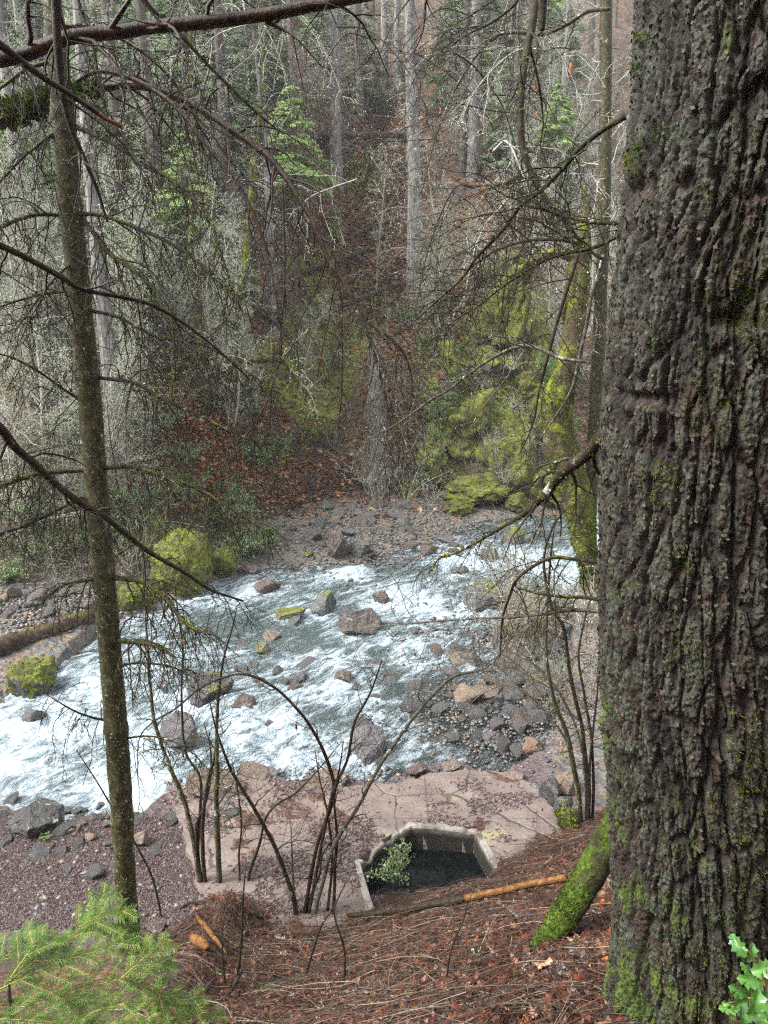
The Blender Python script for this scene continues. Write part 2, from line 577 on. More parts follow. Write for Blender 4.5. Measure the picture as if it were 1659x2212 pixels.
_bm = {}
def m_bark(key, lo, mid, hi, moss=0., lichen=0., stretch=.25, scale=18, rough=.6, bdist=.015, sided=None):
    if key in _bm: return _bm[key]
    g = G('bark_' + key)
    vec = g.scaled(1, 1, stretch)
    n = g.noise(scale, 8, .7, vec)
    c = g.ramp(n, [(.3, lo), (.52, mid), (.72, hi)])
    if lichen:
        f = g.mr(g.ma('ADD', g.noise(scale * .45, 6, .7), lichen * .3), .66, .74)
        c = g.mix(f, c, g.ramp(g.noise(scale * 2, 3), [(.35, (.16, .18, .15)), (.65, (.42, .45, .40))]))
    hh = n
    if moss:
        f = g.mr(g.ma('ADD', g.ma('ADD', g.noise(scale * .25, 6, .68), g.ma('MULTIPLY', g.upness(), .12)), moss * .5), .72, .86)
        c = g.mix(f, c, moss_col(g, scale * 1.8) if 'green' not in key else g.ramp(g.noise(scale * 3, 6, .7), [(.3, (.010, .02, .003)), (.5, (.045, .075, .008)), (.7, (.13, .165, .018))]))
        hh = g.ma('ADD', n, g.ma('MULTIPLY', f, g.noise(scale * 3.2, 4, .7)))
    _bm[key] = g.done(c, rough, g.bump(hh, .9, bdist), .15)
    return _bm[key]

def m_flat(key, stops, scale=20, rough=.6, spec=.3, trans=0.):
    if key in _bm: return _bm[key]
    g = G(key)
    c = g.ramp(g.noise(scale, 3), stops)
    c = g.mix(g.ma('MULTIPLY', g.rnd(), .35), c, stops[0][1])
    if not trans:
        _bm[key] = g.done(c, rough, None, spec)
    else:
        b = g.N('ShaderNodeBsdfPrincipled', Base_Color=c, Roughness=rough); b.inputs['Specular IOR Level'].default_value = spec
        t = g.N('ShaderNodeBsdfTranslucent', Color=c)
        mx = g.N('ShaderNodeMixShader', Fac=trans)
        g.t.links.new(b.outputs[0], mx.inputs[1]); g.t.links.new(t.outputs[0], mx.inputs[2])
        g.t.links.new(mx.outputs[0], g.out.inputs['Surface'])
        _bm[key] = g.m
    return _bm[key]

def m_attr(key, rough=.5, spec=.4, bump=True):
    g = G(key)
    c = g.mix(g.mr(g.noise(60, 3), .3, .75, 0, .6), g.attr('col', True), (.03, .015, .01))
    return g.done(c, rough, None, spec * .5)

MAT = dict(
    ground=m_ground(),
    twig=m_bark('twig', (.12, .11, .09), (.32, .305, .25), (.54, .52, .45), 0, .5, 1, 30),
    twig_pale=m_bark('twig_pale', (.08, .068, .048), (.18, .158, .115), (.31, .285, .22), 0, .2, 1, 30),
    twig_mid=m_bark('twig_mid', (.022, .017, .012), (.07, .058, .043), (.17, .155, .125), .05, .3, 1, 30),
    twig_dark=m_bark('twig_dark', (.009, .006, .004), (.026, .018, .012), (.065, .048, .033), 0, .05, .5, 30, .5),
    twig_moss=m_bark('twig_moss', (.009, .006, .004), (.024, .018, .011), (.065, .052, .034), .22, .18, 1, 22, .65),
    limb_wet=m_bark('limb_wet', (.006, .004, .003), (.024, .012, .006), (.08, .042, .02), 0, 0, .4, 22, .36),
    conifer=m_bark('conifer', (.035, .032, .03), (.15, .142, .132), (.36, .345, .32), 0, .25, .12, 12, .8, .05),
    conifer_dark=m_bark('conifer_dark', (.03, .024, .02), (.085, .07, .06), (.17, .15, .135), .02, .1, .18, 9, .8, .03),
    slim=m_bark('slim', (.008, .007, .003), (.040, .036, .015), (.11, .10, .055), .2, .2, .6, 26, .6, .008),
    mossy=m_bark('mossy', (.02, .016, .01), (.05, .04, .02), (.1, .08, .05), .54, .05, .7, 12, .85, .03),
    mossy_dark=m_bark('mossy_dark', (.02, .016, .01), (.05, .042, .024), (.12, .11, .08), .34, .28, .7, 14, .85, .02),
    mossy_green=m_bark('mossy_green', (.012, .01, .006), (.03, .024, .012), (.07, .06, .04), .62, .1, .7, 14, .85, .03),
    snag=m_bark('snag', (.028, .024, .023), (.085, .078, .075), (.165, .155, .15), 0, .05, .12, 8, .6, .02),
    log=m_bark('log', (.012, .008, .005), (.04, .026, .018), (.10, .07, .05), .2, .1, .3, 12, .7),
    barkless=m_bark('barkless', (.035, .014, .005), (.13, .058, .016), (.23, .125, .045), 0, .02, .3, 26, .5),
    lichen=m_flat('lichen', [(.35, (.36, .41, .29)), (.65, (.66, .71, .55))], 8, .9, .1, .3),
    mosstuft=m_flat('moss_tuft', [(.35, (.045, .055, .008)), (.55, (.12, .15, .015)), (.7, (.23, .27, .03))], 9, .9, .1, .25),
    mossdark=m_flat('moss_tuft_deep', [(.35, (.022, .04, .006)), (.65, (.09, .14, .016))], 9, .9, .1, .2),
    fir=m_flat('fir_needles', [(.3, (.055, .10, .028)), (.7, (.14, .22, .065))], 2, .6, .2, .35),
    fir_bright=m_flat('fir_needles_bright', [(.3, (.24, .35, .11)), (.7, (.38, .49, .20))], 3, .6, .2, .4),
    fir_pale=m_flat('fir_needles_pale', [(.3, (.13, .21, .10)), (.7, (.26, .36, .19))], 2, .7, .15, .35),
    fir_near=m_flat('fir_needles_near', [(.3, (.06, .14, .02)), (.7, (.17, .28, .05))], 7, .35, .45, .35),
    fir_stem=m_flat('fir_stem', [(.3, (.16, .10, .035)), (.7, (.34, .22, .08))], 30, .6),
    leaf=m_flat('shrub_leaf', [(.3, (.09, .17, .05)), (.7, (.20, .30, .10))], 5, .4, .5, .3),
    leaf_pale=m_flat('shrub_leaf_pale', [(.3, (.13, .19, .08)), (.7, (.26, .33, .16))], 5, .4, .5, .3),
    leaf_gloss=m_flat('glossy_leaf', [(.3, (.03, .10, .018)), (.7, (.10, .22, .04))], 9, .16, .7, .15),
    deadleaf=m_attr('dead_leaf', .42, .5),
    orange=m_flat('orange_leaf', [(.3, (.30, .07, .02)), (.7, (.52, .2, .05))], 9, .5, .3, .3),
)

# ------------------------------------------------------------------ ground sheet
def build_ground():
    ys = np.concatenate([np.arange(-40, 0, 1.0), np.arange(0, 11, .05), np.arange(11, 29, .085), np.geomspace(29, 135, 170)])
    sx = np.linspace(-1, 1, 620)
    sx = .55 * sx + .45 * sx ** 3
    hw = np.where(ys < 2, 24.0, 7 + ys * .80)
    hw = np.maximum(hw, np.interp(ys, [0, 4, 8, 40], [24, 10, 12, 40]))
    X = sx[None] * hw[:, None]; Y = np.repeat(ys[:, None], len(sx), 1)
    Z = land(X, Y)
    n, f, t, s = yN(X), yF(X), yT(X), yS(X)
    h = Y - t
    q = v2(X, Y)
    u, v = to_px(X, Y, Z)
    grav = sstep(-.35, .1, Y - n) * (1 - sstep(-1.2, .3, h + (fbm(q * .8, 3, 40) - .5) * 2))
    grav = np.maximum(grav, sstep(1.9, 2.6, X) * sstep(7.2, 8.4, Y) * (1 - sstep(-.5, .5, Y - n)))
    bench = sstep(-.15, .35, Y - s) * (1 - sstep(-.3, .1, Y - n))
    leaf = np.where(Y < s + .3, .85, .45 + .5 * (fbm(q * .22, 3, 33) - .35))
    def blob(cu, cv, ru, rv):
        return np.exp(-(((u - cu) / ru) ** 2 + ((v - cv) / rv) ** 2)) * (h > -2)
    for b in ((760, 430, 130, 150), (420, 950, 140, 130), (1300, 880, 80, 100), (820, 560, 90, 90), (60, 950, 90, 90)):
        leaf = leaf + .55 * blob(*b)
    moss = np.zeros_like(X)
    for b in ((690, 560, 90, 50), (720, 720, 110, 110), (1100, 700, 130, 130), (1020, 960, 150, 150), (690, 850, 60, 110), (790, 380, 60, 70), (250, 1120, 160, 90), (120, 700, 120, 50), (570, 800, 120, 80)):
        moss = moss + .9 * blob(*b)
    moss = np.where(Y < s + .3, .02, moss)
    r, c = X.shape
    idx = np.arange(r * c).reshape(r, c)
    F = np.stack([idx[:-1, :-1], idx[:-1, 1:], idx[1:, 1:], idx[1:, :-1]], -1).reshape(-1, 4)
    o = mk('ground', np.stack([X, Y, Z], -1).reshape(-1, 3), [F], MAT['ground'],
           attrs=dict(z_gravel=grav.ravel(), z_bench=np.clip(bench, 0, 1).ravel(), z_leaf=np.clip(leaf, 0, 1).ravel(), z_moss=np.clip(moss, 0, 1).ravel()))
    tag(o, kind='structure')
build_ground()

# ------------------------------------------------------------------ stream
FOAM = [(90, 1580, 170, 70, 1.), (20, 1660, 120, 60, .8), (290, 1690, 110, 70, 1.15), (330, 1600, 120, 60, .9), (200, 1490, 70, 45, .8),
        (480, 1290, 80, 25, .7), (560, 1275, 80, 22, .7), (770, 1240, 60, 20, .85), (880, 1295, 90, 45, .95), (1000, 1205, 110, 40, .95),
        (1150, 1215, 80, 35, 1.), (1230, 1240, 50, 50, .9), (1050, 1330, 80, 25, .8), (940, 1325, 80, 25, .85), (870, 1390, 110, 30, .75),
        (700, 1425, 110, 35, .75), (560, 1575, 150, 70, .8), (640, 1630, 110, 60, .85), (720, 1500, 120, 50, .6), (490, 1410, 70, 22, .55),
        (900, 1430, 80, 40, .7), (420, 1530, 80, 35, .7), (300, 1440, 70, 30, .4), (830, 1560, 90, 60, .55), (950, 1600, 120, 50, .5), (1180, 1620, 90, 40, .6), (1080, 1560, 120, 60, .45), (1130, 1420, 90, 50, .3)]
def m_water():
    g = G('stream_water')
    fv = g.N('ShaderNodeCombineXYZ'); g.put(fv.inputs[0], g.ma('MULTIPLY', g.attr('fs'), .62)); g.put(fv.inputs[1], g.ma('MULTIPLY', g.attr('ft'), 1.7))
    vec = fv.outputs[0]
    F = g.attr('foam')
    def ridge(sc_, det, dist, k):
        return g.ma('SUBTRACT', 1., g.ma('MULTIPLY', g.ma('ABSOLUTE', g.ma('SUBTRACT', g.noise(sc_, det, .62, vec, dist), .5)), k))
    n1 = g.noise(1.7, 8, .72, vec, 1.9)
    r1 = ridge(2.3, 5, 1.4, 5.)
    r2 = ridge(6.5, 4, 1.6, 5.)
    r3 = ridge(15., 3, 1.2, 4.5)
    fine = g.noise(34, 4, .7, vec)
    n2 = r2
    tex = g.ma('ADD', g.ma('ADD', g.ma('MULTIPLY', g.mr(n1, .25, .75, .0, 1.), .52), g.ma('MULTIPLY', r1, .20)), g.ma('ADD', g.ma('MULTIPLY', r2, .15), g.ma('MULTIPLY', r3, .08)))
    val = g.ma('ADD', tex, g.ma('MULTIPLY', F, .49))
    fac = g.mr(val, .56, 1.14)
    fac = g.ma('MULTIPLY', fac, g.mr(fine, .25, .5, .78, 1.))
    foamc = g.ramp(g.noise(9, 5, .7, vec), [(.28, (.17, .25, .29)), (.45, (.34, .42, .47)), (.64, (.55, .60, .63))])
    hgt = g.ma('ADD', g.ma('ADD', n1, g.ma('MULTIPLY', r2, .22)), g.ma('ADD', g.ma('MULTIPLY', r3, .06), g.ma('MULTIPLY', fine, .04)))
    bm = g.bump(hgt, .7, .13)
    dif = g.N('ShaderNodeBsdfDiffuse', Color=foamc); g.t.links.new(bm, dif.inputs['Normal'])
    tr = g.N('ShaderNodeBsdfTransparent', Color=(.74, .82, .79))
    body = g.N('ShaderNodeBsdfDiffuse', Color=(.12, .17, .175)); g.t.links.new(bm, body.inputs['Normal'])
    mb = g.N('ShaderNodeMixShader'); g.put(mb.inputs[0], g.mr(g.attr('deep'), .05, .5, .0, .42))
    g.t.links.new(tr.outputs[0], mb.inputs[1]); g.t.links.new(body.outputs[0], mb.inputs[2])
    gl = g.N('ShaderNodeBsdfGlossy', Color=(1, 1, 1), Roughness=.16); g.t.links.new(bm, gl.inputs['Normal'])
    fr = g.N('ShaderNodeFresnel', IOR=1.33); g.t.links.new(bm, fr.inputs['Normal'])
    m1 = g.N('ShaderNodeMixShader'); g.put(m1.inputs[0], g.ma('MULTIPLY', fr.outputs[0], .9))
    g.t.links.new(mb.outputs[0], m1.inputs[1]); g.t.links.new(gl.outputs[0], m1.inputs[2])
    m2 = g.N('ShaderNodeMixShader'); g.put(m2.inputs[0], fac)
    g.t.links.new(m1.outputs[0], m2.inputs[1]); g.t.links.new(dif.outputs[0], m2.inputs[2])
    g.t.links.new(m2.outputs[0], g.out.inputs['Surface'])
    return g.m

ROCK_PX = [(392, 1208, 138, 156), (74, 1455, 110, 105), (700, 1299, 64, 60), (784, 1338, 108, 66), (628, 1324, 76, 40), (826, 1288, 44, 40), (396, 1574, 104, 94), (452, 1488, 112, 60), (72, 1546, 50, 40), (526, 1516, 54, 38), (738, 1458, 44, 32), (797, 1606, 88, 88), (1038, 1284, 98, 76), (1052, 1196, 50, 36), (994, 1232, 42, 20), (1015, 1424, 54, 38), (548, 1668, 76, 46), (80, 1740, 130, 84), (352, 1482, 28, 46)]
def build_stream():
    ys = np.concatenate([np.arange(5, 14, .045), np.arange(14, 34, .075)])
    sx = np.linspace(-1, 1, 420)
    hw = 5.5 + ys * .55
    X = sx[None] * hw[:, None]; Y = np.repeat(ys[:, None], len(sx), 1)
    Zl = land(X, Y); W = Wz(X, Y)
    u, v = to_px(X, Y, W)
    foam = np.zeros_like(X)
    for cu, cv, ru, rv, a in FOAM:
        foam = np.maximum(foam, a * np.exp(-(((u - cu) / ru) ** 2 + ((v - cv) / rv) ** 2)))
    for (ru_, rv_, rw_, rh_) in ROCK_PX:
        foam = np.maximum(foam, .85 * np.exp(-(((u - ru_ + rw_ * .25) / (rw_ * .75)) ** 2 + ((v - rv_ - rh_ * .45) / (rh_ * .34 + 6)) ** 2)))
    foam = np.clip(foam * .75 + .06 + .20 * np.exp(-((u - 250) / 420) ** 2) - .16 * np.exp(-(((u - 600) / 150) ** 2 + ((v - 1370) / 45) ** 2)) - .25 * sstep(950, 1150, u) * sstep(1400, 1520, v), 0, 1.1)
    for cu, cv, ru, rv, k_ in ((640, 1385, 110, 30, .35), (870, 1225, 70, 22, .4), (550, 1345, 100, 24, .35), (930, 1480, 90, 40, .3), (1010, 1560, 120, 50, .3), (700, 1540, 60, 24, .25), (440, 1340, 70, 24, .25), (1120, 1590, 110, 50, .3)):
        foam = foam - k_ * np.exp(-(((u - cu) / ru) ** 2 + ((v - cv) / rv) ** 2))
    foam = np.clip(foam, 0, 1.1)
    foam = np.where((u < -60) | (u > 1290), np.maximum(foam, .7), foam)
    fs = (X * .72 + Y * .69); ft = (X * -.69 + Y * .72)
    wv = fbm(np.stack([fs * 1.3, ft * 2.4, X * 0], -1), 5, 60, .62) - .5
    w2 = np.abs(fbm(np.stack([fs * 2.6, ft * 3.6, X * 0], -1), 3, 61) - .5)
    Z = W + wv * (.14 + .42 * foam) + (.12 - w2) * .45 * foam
    dep = np.clip(W - Zl, 0, 2)
    Z = np.minimum(Z, np.where(dep < .06, np.maximum(Z * 0 + W, Zl) + .02, 99))
    keep = (Zl < W + .22) & (Y > yN(X) - .9) & (Y < yF(X) + .9)
    r, c = X.shape
    idx = np.arange(r * c).reshape(r, c)
    F = np.stack([idx[:-1, :-1], idx[:-1, 1:], idx[1:, 1:], idx[1:, :-1]], -1)
    k = keep[:-1, :-1] & keep[1:, 1:] & keep[:-1, 1:] & keep[1:, :-1]
    F = F[k]
    used = np.unique(F)
    mp = np.full(r * c, -1); mp[used] = np.arange(len(used))
    fl = lambda a: a.ravel()[used]
    o = mk('water', np.stack([fl(X), fl(Y), fl(Z)], -1), [mp[F]], m_water(), attrs=dict(foam=fl(foam), fs=fl(fs), ft=fl(ft), deep=fl(dep)))
    tag(o, kind='structure')
build_stream()

# ------------------------------------------------------------------ concrete slab with its open tank
def m_concrete():
    g = G('old_concrete')
    n = g.noise(2.2, 8, .68)
    c = g.ramp(n, [(.28, (.065, .048, .040)), (.48, (.128, .099, .084)), (.7, (.20, .168, .143))])
    c = g.mix(g.mr(g.noise(30, 5, .7), .35, .7, .35, 0), c, (.12, .09, .085))
    c = g.mix(g.mr(g.noise(1.3, 4, .6), .58, .66), c, (.20, .175, .10))
    c = g.mix(g.mr(g.noise(.8, 6, .7, None, 1.), .46, .6, 0, .55), c, (.12, .085, .075))
    xyz = g.N('ShaderNodeSeparateXYZ'); g.t.links.new(g.mix(.012, g.oc, g.N('ShaderNodeTexNoise', Scale=4., Detail=3.).outputs[1]), xyz.inputs[0])
    sx = g.ma('ABSOLUTE', g.ma('SUBTRACT', g.ma('FRACT', g.ma('ADD', g.ma('MULTIPLY', xyz.outputs[0], .62), .18)), .5))
    sy = g.ma('ABSOLUTE', g.ma('SUBTRACT', g.ma('FRACT', g.ma('ADD', g.ma('MULTIPLY', xyz.outputs[1], 1.15), .3)), .5))
    seam = g.ma('MAXIMUM', g.mr(sx, .003, .008, .55, 0), g.mr(sy, .005, .013, .55, 0))
    c = g.mix(seam, c, (.04, .03, .026))
    st = g.mr(g.noise(1.55, 7, .70, None, .5), .55, .60)
    c = g.mix(st, c, g.ramp(g.noise(25, 5), [(.35, (.022, .011, .008)), (.65, (.085, .04, .025))]))
    v = g.vor(1.1, 'DISTANCE_TO_EDGE', g.mix(.22, g.oc, g.N('ShaderNodeTexNoise', Scale=3., Detail=4.).outputs[1]))
    crk = g.mr(v.outputs['Distance'], .003, .012, .65, 0)
    crk = g.ma('MULTIPLY', crk, g.mr(g.noise(.9, 3), .38, .46))
    c = g.mix(crk, c, (.03, .022, .02))
    sp = g.mr(g.noise(55, 4, .75), .62, .68)
    c = g.mix(g.ma('MULTIPLY', sp, .7), c, (.05, .02, .015))
    h = g.ma('SUBTRACT', g.noise(12, 8, .75), crk)
    return g.done(c, g.ma('SUBTRACT', .42, g.ma('MULTIPLY', st, .3)), g.bump(h, .6, .03), .5)

def rag(poly, step, amp, seed, closed=True):
    """subdivide a plan outline and make it ragged"""
    rng = np.random.default_rng(seed)
    out = []
    for i in range(len(poly)):
        a, b = poly[i], poly[(i + 1) % len(poly)]
        L = np.hypot(*(b - a)); n = max(1, int(L / step))
        t = (b - a) / (L + 1e-9); nn = np.array([-t[1], t[0]])
        for k in range(n):
            out.append(a + (b - a) * k / n + nn * rng.normal(0, amp) + t * rng.normal(0, amp * .4))
    return np.array(out)

def build_slab():
    z0 = -5.4
    mc = m_concrete()
    outl = np.array([on_z(u, v, z0)[:2] for u, v in ((362, 1700), (430, 1690), (520, 1672), (600, 1700), (660, 1708), (740, 1700), (850, 1690), (930, 1672), (1010, 1664), (1100, 1668), (1160, 1700), (1210, 1770), (1222, 1830), (1240, 2010), (800, 2080), (430, 2010), (425, 1900), (400, 1800))])
    root = thing('concrete_slab', 'cracked pinkish concrete slab with a hexagonal open tank beside the stream', 'slab', (0, 7.4, z0))
    org = (0, 7.4, z0)
    O = rag(outl, .09, .018, 3); I = rag(PIT_OUT, .08, .003, 4)
    bm = bmesh.new()
    vo = [bm.verts.new((p[0], p[1], z0)) for p in O]; vi = [bm.verts.new((p[0], p[1], z0)) for p in I]
    ed = [bm.edges.new((l[k], l[(k + 1) % len(l)])) for l in (vo, vi) for k in range(len(l))]
    bmesh.ops.triangle_fill(bm, use_beauty=True, use_dissolve=False, edges=ed)
    top = bm.faces[:]
    for f in top:
        if f.normal.z < 0: f.normal_flip()
    r = bmesh.ops.extrude_face_region(bm, geom=top)
    for e in r['geom']:
        if isinstance(e, bmesh.types.BMVert): e.co.z -= .22
    bmesh.ops.recalc_face_normals(bm, faces=bm.faces[:])
    bm.verts.index_update()
    V = np.array([q.co[:] for q in bm.verts])
    F3 = [[q.index for q in f.verts] for f in bm.faces if len(f.verts) == 3]; F4 = [[q.index for q in f.verts] for f in bm.faces if len(f.verts) == 4]
    bm.free()
    mk('slab_top', V, [np.array(F3), np.array(F4)], mc, root, org, smooth=False)
    # tank wall: ring prism from the lip down, its crest broken on the far side
    A = rag(PIT_OUT, .035, .0, 6)
    def along(poly, n):
        P = np.concatenate([poly, poly[:1]]); L = np.concatenate([[0], np.cumsum(np.hypot(*np.diff(P, axis=0).T))])
        t = np.linspace(0, L[-1], n, endpoint=False)
        return np.stack([np.interp(t, L, P[:, 0]), np.interp(t, L, P[:, 1])], -1), t / L[-1]
    # per side, so that both rings keep their corners
    oa, ia = [], []
    for k in range(len(PIT)):
        for q in np.linspace(0, 1, 16, endpoint=False):
            oa.append(PIT_OUT[k] * (1 - q) + PIT_OUT[(k + 1) % 7] * q); ia.append(PIT[k] * (1 - q) + PIT[(k + 1) % 7] * q)
    oa, ia = np.array(oa), np.array(ia); m = len(oa)
    lip = .010 - .022 * (vn(v2(oa[:, 0] * 9, oa[:, 1] * 9), 8)) - .10 * sstep(.60, .75, fbm(v2(oa[:, 0] * 5, oa[:, 1] * 5), 3, 12)) * (oa[:, 1] > 6.9)
    rows = [np.column_stack([oa * .998 + .002 * PIT_OUT.mean(0), np.full(m, z0 - .2)]),
            np.column_stack([oa, z0 + lip]), np.column_stack([ia + .012 * norm(oa - ia), z0 + lip + .004]),
            np.column_stack([ia, z0 + lip - .015]), np.column_stack([ia, np.full(m, z0 - .35)]), np.column_stack([ia, np.full(m, z0 - 1.5)])]
    V = np.concatenate(rows); idx = np.arange(6 * m).reshape(6, m)
    a, b = idx[:-1], idx[1:]
    F = np.stack([a, np.roll(a, -1, 1), np.roll(b, -1, 1), b], -1).reshape(-1, 4)
    g = G('tank_concrete')
    c = g.ramp(g.noise(5, 8, .7), [(.3, (.08, .072, .062)), (.5, (.19, .172, .15)), (.7, (.30, .27, .235))])
    c = g.mix(g.mr(g.noise(3, 5), .5, .65), c, (.08, .065, .05))
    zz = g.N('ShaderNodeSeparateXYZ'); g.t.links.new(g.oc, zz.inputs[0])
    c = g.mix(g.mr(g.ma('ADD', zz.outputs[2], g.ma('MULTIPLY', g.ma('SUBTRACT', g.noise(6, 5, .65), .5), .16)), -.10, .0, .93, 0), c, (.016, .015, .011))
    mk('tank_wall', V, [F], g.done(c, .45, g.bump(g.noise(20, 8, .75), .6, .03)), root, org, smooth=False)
    pw = G('tank_water')
    wt = mk('tank_water', np.column_stack([PIT * 1.0, np.full(7, z0 - .28)]), [np.arange(7)[None]], pw.done((.003, .004, .004), .05, pw.bump(pw.noise(7, 3), .15, .02), .10), None, (0, 0, 0), smooth=False)
    tag(wt, kind='structure')
build_slab()

# ------------------------------------------------------------------ rocks
RNG = np.random.default_rng(11)
def rock(name, label, u, v, w, h, mat, seed, cuts=9, depth=.9, group=None, sub=4, sink=.3, cat='rock', rough=.10, moss_tufts=0, rot=None, tilt=0):
    """a stone whose silhouette covers about w x h at (u, v) in the photograph"""
    rng = np.random.default_rng(seed)
    P = hit(u, v + h * .38)
    dist = P[1] / ray(u, v)[1]
    sw, sh = w / FPX * dist, h / FPX * dist
    p, f = rock_shape(rng, sub, cuts, rough)
    p = p / np.abs(p).max(0)
    sx, sy, sz = sw * .5, sw * .5 * depth, sh * .56
    p = p * np.array([sx, sy, sz])
    if tilt:
        ct, st = math.cos(tilt), math.sin(tilt)
        p = np.column_stack([p[:, 0] * ct - p[:, 2] * st, p[:, 1], p[:, 0] * st + p[:, 2] * ct])
    c = at(u, v + (h * .10 if 'water' in label or 'rapid' in label or 'stream' in label or 'brown boulder' in label else 0), P[1] + sy * .35)
    o = mk(name, p + c, [f], mat, None, tuple(c), smooth=(cuts < 10))
    tag(o, label, cat, group)
    if moss_tufts:
        nr = norm(p)
        pick = rng.choice(len(p), moss_tufts)
        ok = (nr[pick, 2] + (fbm(p[pick] * 2, 3, seed) - .5) * 2 > -.1)
        pick = pick[ok]
        vv, ff = flakes(rng, p[pick] + nr[pick] * .01 + rng.normal(0, .02, (len(pick), 3)), .055, .6)
        mk('moss', vv, ff, MAT['mosstuft'], o)
    return o

